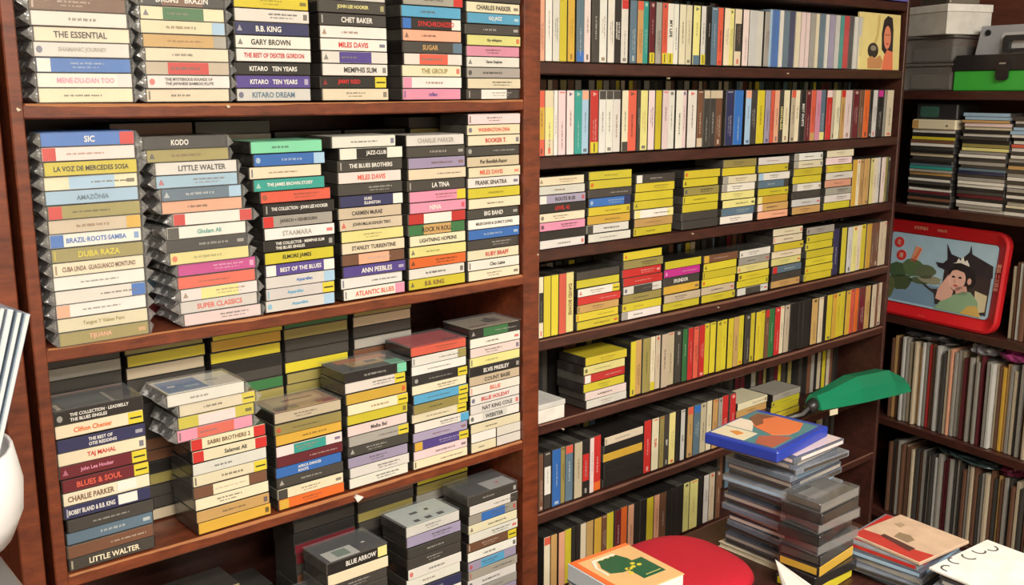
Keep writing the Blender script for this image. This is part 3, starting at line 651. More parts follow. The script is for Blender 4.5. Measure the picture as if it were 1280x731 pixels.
# picture card leaning at the end of that row
xa, xb = onY(1079, 50, D-.004).x, onY(1130, 50, D-.004).x; W_ = min(xb, MX1-.002)-xa-.001
t = thing('picture_card', 'cream picture card of a long-haired woman at end of wide bay top shelf', 'card', (xa+W_/2, D+.003, zz), (RAD(-2), 0, 0))
H_ = .124
ob('card', box_me('card', -W_/2, W_/2, 0, .006, 0, H_, m_card, .0005), t, color=(232, 214, 140))
def pp(name, pts, c, lay, par, m=m_paint): return ob(name, prism_me(name, pts, -.0002-.0003*lay, .0004, m), par, color=c)
pp('print_curtain', [(-.02, .05), (-.008, .075), (-.002, .12), (-.012, .12), (-.016, .08), (-.034, .05)], (206, 180, 110), 1, t)
pp('print_hair', [(.008, .045), (.006, .08), (.014, .11), (.03, .12), (.05, .116), (.056, .09), (.056, .04), (.03, .03)], (44, 34, 34), 1, t)
pp('print_face', ell(.030, .072, .015, .026), (224, 136, 100), 2, t)
pp('print_shoulder', [(.01, 0), (.018, .03), (.03, .045), (.055, .04), (.058, 0)], (226, 120, 84), 3, t)
pp('print_bowl', ell(-.03, .042, .022, .017), (52, 44, 36), 3, t)
pp('print_bowl_rim', ell(-.03, .047, .012, .006), (140, 130, 110), 4, t)
pp('print_hands', [(-.05, .003), (-.052, .024), (-.036, .03), (-.02, .024), (.0, .032), (.012, .02), (.006, .003)], (196, 140, 90), 4, t)
for xx in (.025, .036): pp('print_eye', ell(xx, .078, .0028, .0014, 8), (40, 28, 28), 4, t)
pp('print_mouth', ell(.030, .058, .005, .0018, 8), (190, 60, 60), 4, t)
# blue plastic folder lying above on the highest shelf
t = thing('plastic_folder', 'blue violet plastic folder lying on the highest shelf of wide bay', 'folder', (1.98, D-.004, MS[0]+.0006))
ob('cover', box_me('cover', -.24, .262, 0, .2, 0, .012, m_plastic, .003), t, color=(86, 84, 170))
ob('spine', box_me('spine', -.24, .262, -.002, 0, .0005, .0115, m_plastic), t, color=(110, 104, 190))

# ------------------------------------------------------------------ side bookcase
def zB(px, py): return onB(px, py)[1]
BZ = [onB(1200, 114)[1], onB(1200, 264)[1], onB(1200, 413)[1], onB(1190, 550)[1], onB(1165, 666)[1]]
bb = thing('bookcase', 'brown wooden side bookcase standing at a right angle in the corner', 'bookcase', (BO.x, BO.y, 0), (0, 0, BROT))
def bb_box(name, x0, x1, y0, y1, z0, z1, m, bev=.0015): return ob(name, box_me(name, x0, x1, y0, y1, z0, z1, m, bev), bb)
BDEP, BL0, BL1 = .30, -.11, .88
for z in BZ: bb_box('shelf', BL0, BL1, 0, BDEP, z-.02, z, m_dwood)
bb_box('shelf', BL0, BL1, 0, BDEP, .06, .08, m_dwood)
bb_box('post', BL0-.025, BL0, 0, BDEP, 0, 2.1, m_dwood); bb_box('post', BL1, BL1+.025, 0, BDEP, 0, 2.1, m_dwood)
bb_box('back_panel', BL0-.025, BL1+.025, BDEP, BDEP+.012, 0, 2.1, m_bback); bb_box('shelf', BL0, BL1, 0, BDEP, 2.07, 2.09, m_dwood)
# stacks of disc cases on its second shelf
me_flat = box_me('case', -.071, .071, 0, .124, 0, .0098, m_case, .0006)
me_fs = box_me('spine_card', -.069, .069, -.0006, .003, .0006, .0092, m_card)
BC = dict(a='WKYVWDKCDKZAGTDWDKWXKVDG', b='SSTJCKWDKOPGWDGDZNDGWWKDXDWGW', c='DWDSSWKWsWDWGKTDGWDWGDWKWCDW')
def discs(cx, order, seq, nst, zs, length=1.0, where='side bookcase'):
    u, _ = onB(cx, 260); z = zs
    for i, k in enumerate(reversed(seq)):
        r = random.Random(i*7+nst); p = B(u+r.uniform(-.004, .004), z, .012+r.uniform(0, .01))
        o = thing('compact_disc_case', '%s spined disc case, %s up in %s disc stack from the corner, side bookcase' % (cname(k), ordw(i+1), order), 'disc case', p, (0, 0, BROT+RAD(r.uniform(-1, 1))), 'disc cases stacked in the side bookcase')
        th = r.choice((.0078, .0078, .0068, .0088)); o.scale = (.86*length, 1, th/.0099)
        ob('case', me_flat, o, color=(78, 76, 74)); ob('spine_card', me_fs, o, color=k)
        z += th+.0001
    return u, z
u1, z1 = discs(1154, 'first', BC['a'], 1, BZ[1]+.0006)
discs(1218, 'second', BC['b'], 2, BZ[1]+.0006)
discs(1282, 'third', BC['c'], 3, BZ[1]+.0006)
# cream tape deck-like box and dark tin on the first stack
p = B(u1, z1+.0006, .014)
t = thing('plastic_box', 'cream plastic box on the disc stack nearest the corner', 'box', p, (0, 0, BROT))
ob('body', box_me('body', -.060, .060, 0, .11, 0, .024, m_plastic, .002), t, color='C'); ob('latch', box_me('latch', .035, .039, -.001, .002, .008, .012, m_plastic), t, color='D')
ob('corner_panel', box_me('corner_panel', -.060, -.042, -.0006, .01, .002, .022, m_plastic), t, color='T')
p = B(u1+.002, z1+.0252, .02)
t = thing('tin_box', 'dark tin box with green lid panel on the cream plastic box', 'box', p, (0, 0, BROT))
ob('body', box_me('body', -.058, .056, 0, .09, 0, .038, m_plastic, .003), t, color=(44, 44, 46)); ob('panel', prism_me('panel', rrect(.052, .026, .006, 4, -.02, .018), -.001, .002, m_plastic), t, color=(60, 96, 84))
# red tray with a printed picture
TZ = BZ[2]+.0005
uL, uR = onB(1112, 330)[0], onB(1256, 350)[0]
TW, TH = .362, onB(1190, 283)[1]-TZ-.004
tc_ = uR-TW/2-.014
t = thing('serving_tray', 'red metal tray printed with a woman before a pavilion, leaning on shelf', 'tray', B(tc_, TZ+.002, .004), (RAD(-7), 0, BROT))
o_ = rrect(TW, TH, .034, 7, 0, TH/2); i_ = rrect(TW-.058, TH-.062, .012, 7, 0, TH/2)
def rim_me():
    n = len(o_); bm = bmesh.new()
    mid = rrect(TW-.012, TH-.012, .030, 7, 0, TH/2)
    rings = [[bm.verts.new((x, y, z)) for x, z in ps] for ps, y in ((o_, .014), (o_, .0), (mid, -.003), (i_, .010))]
    for a, b in zip(rings, rings[1:]):
        for k in range(n): bm.faces.new((a[k], a[(k+1) % n], b[(k+1) % n], b[k]))
    bm.faces.new(rings[0]); bmesh.ops.recalc_face_normals(bm, faces=bm.faces)
    return bm_mesh(bm, 'rim', m_plastic)
ob('rim', rim_me(), t, color=(200, 30, 36))
PW, PH = TW-.062, TH-.066
pic = ob('picture', prism_me('picture', rrect(PW, PH, .010, 5, 0, TH/2), .008, .0105, m_card), t, color=(168, 198, 214))
def tp(name, pts, c, lay, m=m_paint):
    """picture pieces in fractions of the picture (0..1 right, 0..1 up)"""
    q = [((u-.5)*PW, TH/2+(v-.5)*PH) for u, v in pts]
    return ob(name, prism_me(name, q, .0080-.0003*lay, .0083, m), pic, color=c)
tp('water', [(.03, .03), (.95, .03), (.95, .3), (.03, .34)], (120, 150, 174), 1)
rr = random.Random(5)
def blob(cx, cy, rx, ry, n=14): return [(cx+rx*math.cos(k*2*math.pi/n)*rr.uniform(.75, 1.1), cy+ry*math.sin(k*2*math.pi/n)*rr.uniform(.75, 1.1)) for k in range(n)]
for i, (a, b, c, d_, k) in enumerate(((.12, .46, .12, .12, (70, 92, 62)), (.26, .52, .11, .13, (88, 110, 72)), (.38, .5, .11, .10, (96, 104, 76)), (.16, .30, .13, .12, (72, 84, 54)), (.05, .2, .06, .16, (92, 100, 60)), (.44, .4, .12, .06, (150, 146, 120)), (.34, .36, .1, .05, (86, 98, 70)))):
    tp('trees', blob(a, b, c, d_), k, 2+i % 3)
tp('pavilion_wall', [(.56, .05), (.56, .6), (.98, .6), (.98, .05)], (58, 44, 44), 3)
tp('pavilion_roof', [(.47, .66), (.54, .66), (.575, .72), (.55, .93), (.60, .80), (.70, .76), (.76, .86), (.765, .95), (.785, .84), (.98, .72), (.99, .56), (.60, .56), (.50, .60)], (44, 36, 42), 4)
tp('rock', [(.36, .36), (.46, .28), (.56, .30), (.56, .08), (.52, .08), (.5, .22), (.4, .3)], (60, 52, 50), 4)
tp('chair', [(.86, .36), (.97, .32), (.97, .1), (.88, .06)], (210, 196, 160), 4)
tp('hair', [(.585, .40), (.60, .55), (.66, .68), (.76, .70), (.83, .62), (.86, .48), (.84, .40), (.78, .36), (.66, .34)], (34, 28, 30), 5)
tp('face', ell(.69, .47, .075, .155), (228, 178, 160), 6)
tp('neck', [(.68, .36), (.78, .40), (.80, .28), (.70, .26)], (216, 164, 146), 6)
tp('fringe', [(.62, .58), (.66, .68), (.76, .70), (.82, .60), (.79, .50), (.74, .58), (.68, .60)], (34, 28, 30), 7)
tp('ear', ell(.80, .47, .018, .045, 10), (220, 170, 152), 7)
tp('tiara', [(.63, .68), (.66, .70), (.675, .76), (.69, .72), (.71, .79), (.73, .72), (.75, .75), (.77, .70), (.78, .67), (.70, .70)], (232, 228, 214), 8)
tp('dress', [(.52, .02), (.58, .16), (.66, .24), (.76, .32), (.82, .33), (.90, .22), (.93, .02)], (140, 172, 136), 6)
tp('skirt', [(.76, .02), (.82, .14), (.90, .16), (.94, .02)], (206, 170, 90), 7)
tp('hands', [(.52, .16), (.53, .30), (.58, .44), (.61, .52), (.625, .44), (.64, .34), (.67, .30), (.66, .22), (.58, .14)], (226, 174, 156), 8)
for xx in (.655, .715): tp('eye', ell(xx, .50, .016, .014, 8), (40, 30, 30), 8)
tp('mouth', ell(.685, .385, .022, .012, 8), (190, 70, 70), 8)
tp('nose', [(.675, .48), (.665, .43), (.685, .425)], (206, 150, 132), 8)
for (u, v) in ((.09, .86), (.13, .68)):
    tp('red_disc', ell(u, v, .048, .075), (206, 48, 44), 3)
for ch, u, v in (('花', .09, .86), ('鏡', .13, .68)):
    o = ob('lettering', text_me(ch, .013, .013, 0), pic, ((u-.5)*PW, .0066, TH/2+(v-.5)*PH), color='C')
tp('tag_panel', [(.225, .62), (.28, .60), (.325, .82), (.26, .84)], (226, 150, 110), 3)
for i in range(5): tp('tag_marks', [(.245+.012*i, .64+.036*i), (.275+.01*i, .632+.036*i), (.28+.01*i, .655+.036*i), (.25+.012*i, .665+.036*i)], (200, 90, 70), 4)
o = ob('lettering', text_me('大世界唱片', .05, .009, 0), t, (-.06, -.0012, TH-.015), color='F')
o = ob('lettering', text_me('有限公司', .036, .007, 0), t, (.0, -.0012, TH-.015), color='F')
o = ob('lettering', text_me('電話 二三四五', .12, .011, 0), t, (TW/2-.017, -.0008, TH*.56), (0, RAD(90), 0), color='F')
ob('small_print', me_prints[2], t, (-.03, -.0009, .012), color='F', scale=(.45, 1, .5))
# sleeves: rows of thin record sleeves and booklets standing on a shelf
def sleeve_row(zs, u0, u1, cols, hh, group, shelf, seed, dep=.012, hvar=.02, wide=.2):
    r = random.Random(seed); u = u0; i = 0; step = (u1-u0)/len(cols)
    for k in cols:
        th = step*r.uniform(.62, .86); h = hh-r.random()*hvar; tilt = -.4+r.uniform(-.12, .12)
        o = thing('record_sleeve', '%s record sleeve, %s from the corner on side bookcase %s shelf' % (cname(k), ordw(i+1), shelf), 'record sleeve', B(u+step/2, zs+.0010, dep+r.uniform(0, .014)), (0, RAD(tilt), BROT), group)
        g_ = r.uniform(.88, 1.0); j = tuple(v*g_ for v in PAL[k][1:])
        b_ = ob('sleeve', me_slv, o, color=j); o.scale = (th, wide/.2, h/.2)
        ob('spine', me_slvs, o, color=j)
        u += step; i += 1
me_slv = box_me('sleeve', -.5, .5, .0008, .2, 0, .2, m_paper)
me_slvs = box_me('spine', -.36, .36, -.0004, .004, .001, .198, m_paper)
h3 = onB(1150, 428)[1]-BZ[3]
sleeve_row(BZ[3], onB(1104, 500)[0], onB(1290, 520)[0], 'VTVGgGeGeTgGRVGgGDeFGGeXVGeGXDGgeVoTGeDGVeGV', h3, 'record sleeves on the fourth shelf', 'fourth', 11)
h4 = onB(1150, 562)[1]-BZ[4]
sleeve_row(BZ[4], onB(1102, 620)[0], onB(1300, 680)[0], 'VDVGVeVeDVGDGDgGXXGDGDVGeVDGeVDTVGDVeDVGGVDV', h4, 'record sleeves on the fifth shelf', 'fifth', 12)  # darker mix than the row above: some of its shade is in the colours
sleeve_row(BZ[2], uR+.004, uR+.16, 'eVgVXWVGVeDGWVD', .185, 'booklets beside the red tray', 'third', 13)
# crumpled bags on top of the sleeves
def bag(name, label, u, z, dep, sx, sy, sz, c, seed):
    r = random.Random(seed); bm = bmesh.new(); bmesh.ops.create_icosphere(bm, subdivisions=3, radius=1)
    for v in bm.verts:
        k = 1+r.uniform(-.22, .22); v.co = Vector((v.co.x*sx*k, v.co.y*sy*k, max(0, v.co.z+.55)*sz*k))
    o = ob(name, bm_mesh(bm, 'bag', m_bag), None, B(u, z, dep), (0, 0, BROT), color=c); tag(o, label, 'plastic bag'); return o
m_bag = tinted('crinkled_plastic', .25, .4, .2, 60, .6)
zt3 = BZ[3]+h3+.001
bag('plastic_bag', 'dark crumpled plastic bag on the sleeves nearest the corner', onB(1150, 425)[0], zt3, .07, .085, .06, .018, (64, 62, 66), 1)
bag('plastic_bag', 'magenta crumpled plastic bag on sleeves of the fourth side shelf', onB(1258, 455)[0], zt3, .05, .035, .04, .018, (150, 50, 110), 2)
bag('plastic_bag', 'white crumpled plastic bag beside the magenta bag', onB(1235, 447)[0]-.03, zt3, .05, .035, .04, .016, (130, 128, 130), 3)
zt4 = BZ[4]+h4+.001
bag('plastic_bag', 'grey-green crumpled plastic bag on the fifth side shelf sleeves', onB(1205, 582)[0], zt4, .06, .09, .05, .011, (58, 72, 72), 4)
bag('plastic_bag', 'dark pink crumpled plastic bag on the fifth side shelf sleeves', onB(1253, 600)[0], zt4, .05, .03, .03, .014, (110, 40, 64), 5)
# top shelf of the side bookcase: clear tubs, white box, green case, grey case
zt = BZ[0]+.0006
def ubox(px0, px1, py, dep=.02): return onB(px0, py, dep)[0], onB(px1, py, dep)[0]
ua, ub = ubox(1124, 1186, 100)
for i in range(2):
    p = B((ua+ub)/2, zt+i*.0665, .03)
    t = thing('storage_tub', 'cloudy clear plastic tub, %s of two stacked in the corner' % ('lower' if i == 0 else 'upper'), 'tub', p, (0, 0, BROT), 'clear tubs in the corner')
    hw = (ub-ua)/2
    bm = bmesh.new(); add_box(bm, -hw, hw, 0, .15, 0, .058, .006, 2); ob('tub', bm_mesh(bm, 'tub', m_tub), t)
    ob('lid', box_me('lid', -hw-.004, hw+.004, -.004, .154, .0585, .0655, m_tub, .002), t)
    ob('contents', box_me('contents', -hw*.85, hw*.8, .02, .13, .003, .04, m_paper, .004), t, color=(104, 92, 76) if i == 0 else (74, 70, 66))
ztub = zt+.133
uw0, uw1 = onB(1137, 30, .0)[0], onB(1221, 30, .02)[0]
t = thing('cardboard_box', 'plain white cardboard box on the two clear tubs', 'box', B((uw0+uw1)/2-.058, ztub, .020), (0, 0, BROT+RAD(-14)))
hw = (uw1-uw0)/2*.94
ob('body', box_me('body', -hw, hw, 0, .13, 0, .052, m_paper, .0012), t, color='W'); ob('lid', box_me('lid', -hw-.0015, hw+.0015, -.0015, .1315, .0522, .0700, m_paper, .0012), t, color=(244, 240, 230))
t = thing('electronic_unit', 'grey slotted unit with a cord on the white cardboard box', 'device', B((uw0+uw1)/2-.05, ztub+.0706, .04), (0, 0, BROT+RAD(-14)))
ob('body', box_me('body', -.05, .055, 0, .09, 0, .05, m_plastic, .003), t, color=(120, 112, 100)); ob('front_panel', box_me('front_panel', -.042, .046, -.002, 0, .004, .02, m_plastic), t, color=(84, 78, 70))
ob('cord', tube_me('cord', [(.06, -.004, .07), (.06, -.005, .03), (.062, -.004, .004)], .0022, m_plastic, 8), t, color=(210, 200, 186))
ug0, ug1 = onB(1192, 95, .03)[0], onB(1192, 95, .03)[0]+.34
t = thing('plastic_case', 'green plastic case with black lid and black clasp on side bookcase', 'case', B((ug0+ug1)/2, zt, .03), (0, 0, BROT))
hw = .17
ob('body', box_me('body', -hw, hw, 0, .18, 0, .047, m_plastic, .003, 2), t, color=(70, 190, 70))
ob('lid', prism_me('lid', [(-hw-.004, .048), (hw+.004, .048), (hw-.004, .083), (-hw+.006, .083)], -.004, .184, m_plastic), t, color=(40, 38, 40))
cl = onB(1256, 80, .03)[0]-(ug0+ug1)/2
cp = ob('clasp', prism_me('clasp', rrect(.03, .044, .008, 4, cl, .046), -.009, -.0042, m_plastic), t, color=(34, 32, 34))
ob('badge', box_me('badge', cl-.008, cl+.008, -.0096, -.009, .0605, .064, m_paint), cp, color='G')
t = thing('plastic_case', 'light grey plastic case with black carrying handle behind the green case', 'case', B(onB(1220, 55, .07)[0]+.13, zt+.0845, .07), (0, 0, BROT))
ob('body', prism_me('body', [(-.13, 0), (.16, 0), (.16, .066), (-.118, .066)], 0, .1, m_plastic), t, color=(176, 178, 182))
ob('recess', prism_me('recess', rrect(.13, .046, .008, 4, .0, .026), -.001, .002, m_plastic), t, color=(206, 206, 206))
ob('handle', prism_me('handle', [(x-.034, y) for x, y in ((-.02, .004), (-.02, .036), (-.014, .042), (.09, .042), (.09, .030), (0, .030), (-.004, .026), (-.004, .012), (.09, .012), (.09, .004))], -.012, -.0015, m_plastic), t, color=(44, 44, 48))
ob('button', prism_me('button', ell(-.10, .050, .007, .007), -.003, .001, m_plastic), t, color=(30, 30, 34))

# ------------------------------------------------------------------ desk and the things on it
TZ0 = 1.5-.76
t = thing('desk', 'dark wooden desk under the disc stacks and red cushion', 'desk', (1.2, .7, 0))
ob('desk_top', box_me('desk_top', -.42, .36, -.45, .335, TZ0-.028, TZ0, m_dwood, .003), t)
for x in (-.38, .32):
    for y in (-.41, .295): ob('leg', box_me('leg', x-.02, x+.02, y-.02, y+.02, 0, TZ0-.0285, m_dwood, .002), t)
TZ0 += .0004
# disc stack: case fronts along x, spines seen along -x
me_cdbox = box_me('case', 0, .142, 0, .125, 0, .0101, m_jewel if 'm_jewel' in globals() else m_case, .0007)
me_booklet = box_me('booklet', .012, .139, .004, .121, .0100, .0104, m_card)
me_edge = box_me('tray_edge', -.0004, .008, .003, .122, .0022, .0074, m_card)
me_edge2 = box_me('tray_edge', .02, .138, -.0004, .006, .0022, .0074, m_card)
def disc_pile(x, y, z0, seq, where, group, jit, rots=4, seed=1):
    z = z0; r = random.Random(seed); n = len(seq)
    for i, k in enumerate(seq):
        o = thing('compact_disc_case', '%s disc case, %s up in %s' % (cname(k), ordw(i+1), where), 'disc case', (x+r.uniform(-jit, jit), y+r.uniform(-jit, jit), z), (0, 0, RAD(r.uniform(-rots, rots))), group)
        ob('case', me_cdbox, o, color=r.choice([(96, 102, 116), (124, 130, 142), (76, 80, 92), (140, 144, 152)]))
        ob('tray_edge', me_edge, o, color=k); ob('tray_edge', me_edge2, o, color=k)
        if i == n-1: ob('booklet', me_booklet, o, color=k)
        z += .0103
    return z
t = thing('booklet', 'cream paperback booklet under the tall disc stack', 'booklet', (1.30, .838, TZ0))
ob('cover', box_me('cover', -.006, .146, -.006, .13, .0082, .0092, m_paper), t, color='C'); ob('pages', box_me('pages', -.004, .144, -.004, .128, .0008, .008, m_paper), t, color=(226, 216, 190)); ob('back_cover', box_me('back_cover', -.006, .146, -.006, .13, 0, .0007, m_paper), t, color='C')
zc = disc_pile(1.300, .838, TZ0+.0096, 'DGDZgGZDGDZSDGZDGJ', 'tall disc stack under the blue box', 'disc cases in the tall stack', .006, 3, 4)
# blue box set on top
t = thing('box_set', 'blue boxed disc set with portrait cover on the tall disc stack', 'box set', (1.335, .912, zc+.0004), (0, 0, RAD(6)))
bx, by = .084, .066
ob('case', box_me('case', -bx, bx, -by, by, 0, .018, m_plastic, .002), t, color=(38, 62, 170))
cv = ob('cover_card', box_me('cover_card', -bx+.010, bx-.012, -by+.012, by-.004, .0175, .0184, m_card), t, color=(70, 130, 140))
def flat(name, pts, c, z, par, m=m_paint):
    n = len(pts); v = [(x, y, z) for x, y in pts]+[(x, y, z-.0006) for x, y in pts]
    f = [tuple(range(n)), tuple(range(2*n-1, n-1, -1))]+[((i+1) % n, i, n+i, n+(i+1) % n) for i in range(n)]
    me = mesh(name, v, f, m); b = bmesh.new(); b.from_mesh(me); bmesh.ops.recalc_face_normals(b, faces=b.faces); b.to_mesh(me); b.free()
    return ob(name, me, par, color=c)
flat('cover_print', [(-.074, -.0), (-.074, .06), (-.030, .06), (-.030, .0)], 'C', .0188, t)
flat('cover_print', [(-.026, .012), (-.026, .061), (.02, .061), (.02, .036)], (236, 220, 200), .0188, t)
flat('cover_print', [(-.02, -.02), (-.004, .02), (.03, .048), (.06, .052), (.07, .02), (.066, -.03), (.03, -.042), (.0, -.04)], (226, 120, 70), .0190, t)
flat('cover_print', [(.0, .02), (.03, .05), (.06, .052), (.066, .02), (.04, .03), (.02, .018)], (130, 80, 60), .0193, t)
flat('cover_print', [(-.072, -.05), (-.072, -.02), (-.04, -.008), (-.016, -.03), (-.01, -.05)], (176, 90, 70), .0192, t)
flat('cover_print', [(-.06, .02), (-.05, .04), (-.04, .03), (-.045, .016)], (220, 140, 70), .0192, t)
# loose cassettes piled in front of it
cols = [('Y', 2), ('K', -3), ('o', 4), ('D', 5), ('g', -2), ('K', 6), ('G', -3), ('K', 2), ('D', 0)]
z = TZ0
me_tape_shell = box_me('shell', -.050, .050, .004, .064, .003, .0135, m_case, .001)
for i, (k, a) in enumerate(cols):
    top = i == len(cols)-1; r = random.Random(i+3)
    o = thing('cassette', '%s cassette, %s up in the loose pile beside the tall disc stack' % (cname(k), ordw(i+1)), 'cassette', (1.318+r.uniform(-.006, .006), .764-.002+r.uniform(-.004, .002), z), (0, 0, RAD(a)), 'loose cassettes piled on the desk')
    if top or i in (4, 6):
        ob('shell', me_tape_shell, o, color=(58, 56, 54)); ob('case', box_me('case', -CW/2, CW/2, 0, CD_, 0, CT, m_clear, .0008), o)
        ob('label_card', box_me('label_card', -.04, .0, .02, .05, .0135, .0142, m_card), o, color=(110, 108, 104)); ob('tape_window', box_me('tape_window', -.0, .046, .02, .06, .0135, .0142, m_card), o, color=(84, 84, 78))
        ob('inlay_card', box_me('inlay_card', -.052, .052, .0008, .0016, .002, CT-.002, m_card), o, color=(110, 106, 102))
    else:
        ob('case', me_case, o, color=(44, 42, 42)); ob('inlay_card', me_spine, o, color=PAL[k][1:])
        ob('side_card', box_me('side_card', -CW/2-.0006, -CW/2+.002, .004, .066, .003, CT-.003, m_card), o, color=PAL[k][1:])
        if i == 5: ob('cover_card', box_me('cover_card', .0, .05, .002, .06, CT-.001, CT+.0003, m_card), o, color=(214, 60, 70))
    z += .0170
# disc cases spread to the right of them
zc = disc_pile(1.385, .662, TZ0, 'ZDGSR', 'low disc stack under the tan sleeve', 'disc cases in the low stacks', .006, 5, 8)
t = thing('card_sleeve', 'tan and red worn card sleeve on the low disc stack', 'card sleeve', (1.455, .716, zc+.0004), (0, 0, RAD(-6)))
ob('sleeve', box_me('sleeve', -.066, .066, -.062, .062, 0, .005, m_paper, .0008), t, color=(212, 180, 150))
flat('print_red', [(-.064, -.06), (-.064, .06), (-.036, .06), (-.030, .02), (-.036, -.02), (-.026, -.06)], (190, 56, 44), .0056, t, m_paper)
flat('print_dark', [(-.046, -.03), (-.034, .03), (-.024, .03), (-.03, -.03)], (90, 50, 40), .0060, t, m_paper)
flat('stain', [(-.02, -.01), (-.018, .016), (.002, .02), (.006, .002), (-.004, -.012)], (150, 126, 96), .0057, t, m_paper)
flat('stain', [(.02, .03), (.024, .044), (.036, .04), (.034, .03)], (180, 150, 120), .0057, t, m_paper)
zc2 = disc_pile(1.37, .50, TZ0, 'GDSZgD', 'low disc stack under the white sleeve', 'disc cases in the low stacks', .005, 3, 9)
t = thing('card_sleeve', 'white card sleeve with grey swirls and a pink dotted corner', 'card sleeve', (1.43, .555, zc2+.0004), (0, 0, RAD(-5)))
ob('sleeve', box_me('sleeve', -.075, .085, -.08, .076, 0, .004, m_paper, .0008), t, color=(240, 238, 228))
def arc(cx, cy, r0, r1, a0, a1, n=10): return [(cx+r1*math.cos(RAD(a0+(a1-a0)*k/n)), cy+r1*math.sin(RAD(a0+(a1-a0)*k/n))) for k in range(n+1)]+[(cx+r0*math.cos(RAD(a1+(a0-a1)*k/n)), cy+r0*math.sin(RAD(a1+(a0-a1)*k/n))) for k in range(n+1)]
for i, (cx, cy) in enumerate(((-.056, .056), (-.024, .064), (.006, .06), (.036, .062), (.06, .056))): flat('print_swirl', arc(cx, cy, .0085, .011, 20+40*i, 200+40*i), (84, 80, 74), .0046, t)
flat('print_pink', [(.085, -.05), (.085, .004), (.04, -.04), (.06, -.076)], (212, 60, 110), .0046, t)
for i in range(4):
    for j in range(3): flat('print_dot', ell(.079-.009*i, -.03-.010*j+.006*(i % 2)-.003*i, .0022, .0022, 8), 'W', .0050, t)
flat('print_line', [(-.03, -.05), (.03, -.03), (.03, -.033), (-.03, -.053)], 'g', .0046, t)
# books
bkx, bky = 1.03, .938
t = thing('book', 'thick plain book lying under the orange edged book', 'book', (bkx, bky, TZ0), (0, 0, RAD(-6)))
ob('pages', box_me('pages', -.06, .010, -.066, .06, .0022, .0298, m_paper), t, color=(226, 222, 208)); ob('cover', box_me('cover', -.062, .012, -.068, .062, 0, .002, m_card), t, color='Z'); ob('cover', box_me('cover', -.062, .012, -.068, .062, .030, .032, m_card), t, color='Z')
t = thing('book', 'tan book with orange edge and green emblem lying on the desk', 'book', (bkx, bky, TZ0+.0325), (0, 0, RAD(-4)))
ob('pages', box_me('pages', -.055, .057, -.064, .060, .0012, .0242, m_paper, .001), t, color=(230, 228, 222))
ob('cover', box_me('cover', -.058, .058, -.065, .062, 0, .001, m_card), t, color=(232, 180, 120))
cvr = ob('cover', box_me('cover', -.058, .058, -.065, .062, .0244, .0262, m_card, .0006), t, color=(236, 190, 130))
ob('spine', box_me('spine', -.0602, -.0582, -.065, .062, 0, .0262, m_card, .0004), t, color=(214, 226, 236))
flat('orange_edge', [(-.058, -.065), (-.058, .062), (-.048, .062), (-.048, -.065)], (236, 112, 52), .0266, cvr)
flat('orange_edge', [(-.048, .054), (-.048, .062), (.058, .062), (.058, .054)], (236, 122, 60), .0266, cvr)
zig = [(-.022, .034)]
for i in range(8): zig += [(-.022+.0055*i, .038+(.003 if i % 2 else 0))]
flat('emblem', [(-.030, .0), (-.03, .02)]+zig+[(.024, .022), (.024, .012), (.044, .012), (.044, -.04), (.0, -.04), (.0, -.008), (-.012, -.008)], (34, 92, 60), .0267, cvr)
flat('emblem_border', [(-.034, -.002), (-.034, .024), (-.022, .042), (.018, .042), (.014, .046), (-.028, .046), (-.038, .026), (-.038, -.002)], (238, 232, 210), .0269, cvr)
for i, (x, y) in enumerate(((-.004, -.012), (.004, -.002), (.012, .0), (.018, .008), (.0, .0), (.024, .0))): flat('gold_mark', ell(x, y-.004, .0045, .0035, 6), (220, 200, 60), .0270, cvr)
flat('gold_line', [(.010, -.034), (.040, -.034), (.040, -.0325), (.010, -.0325)], (200, 190, 110), .0270, cvr)
# red cushion
def cushion_me(sx, sy, h):
    bm = bmesh.new(); n, mr = 40, 9; rings = []
    for j in range(mr+1):
        f = j/mr; a = f*math.pi/2; rad = math.cos(a)**.35 if j < mr else 0; zz_ = h*(.35+.65*math.sin(a))
        if j == mr: top = bm.verts.new((0, 0, h)); break
        rings.append([bm.verts.new((sx*rad*math.copysign(abs(math.cos(k*2*math.pi/n))**.75, math.cos(k*2*math.pi/n)), sy*rad*math.copysign(abs(math.sin(k*2*math.pi/n))**.75, math.sin(k*2*math.pi/n)), zz_)) for k in range(n)])
    base = [bm.verts.new((v.co.x*.96, v.co.y*.96, 0)) for v in rings[0]]; rings.insert(0, base)
    for a, b in zip(rings, rings[1:]):
        for k in range(n): bm.faces.new((a[k], a[(k+1) % n], b[(k+1) % n], b[k]))
    for k in range(n): bm.faces.new((rings[-1][k], rings[-1][(k+1) % n], top))
    bm.faces.new(base[::-1]); return bm_mesh(bm, 'cushion', m_cloth, True)
tag(ob('seat_cushion', cushion_me(.100, .104, .030), None, (1.163, .938, TZ0), (0, 0, RAD(-8)), color=(206, 20, 44)), 'round red plush seat cushion on the desk beside the books', 'cushion')
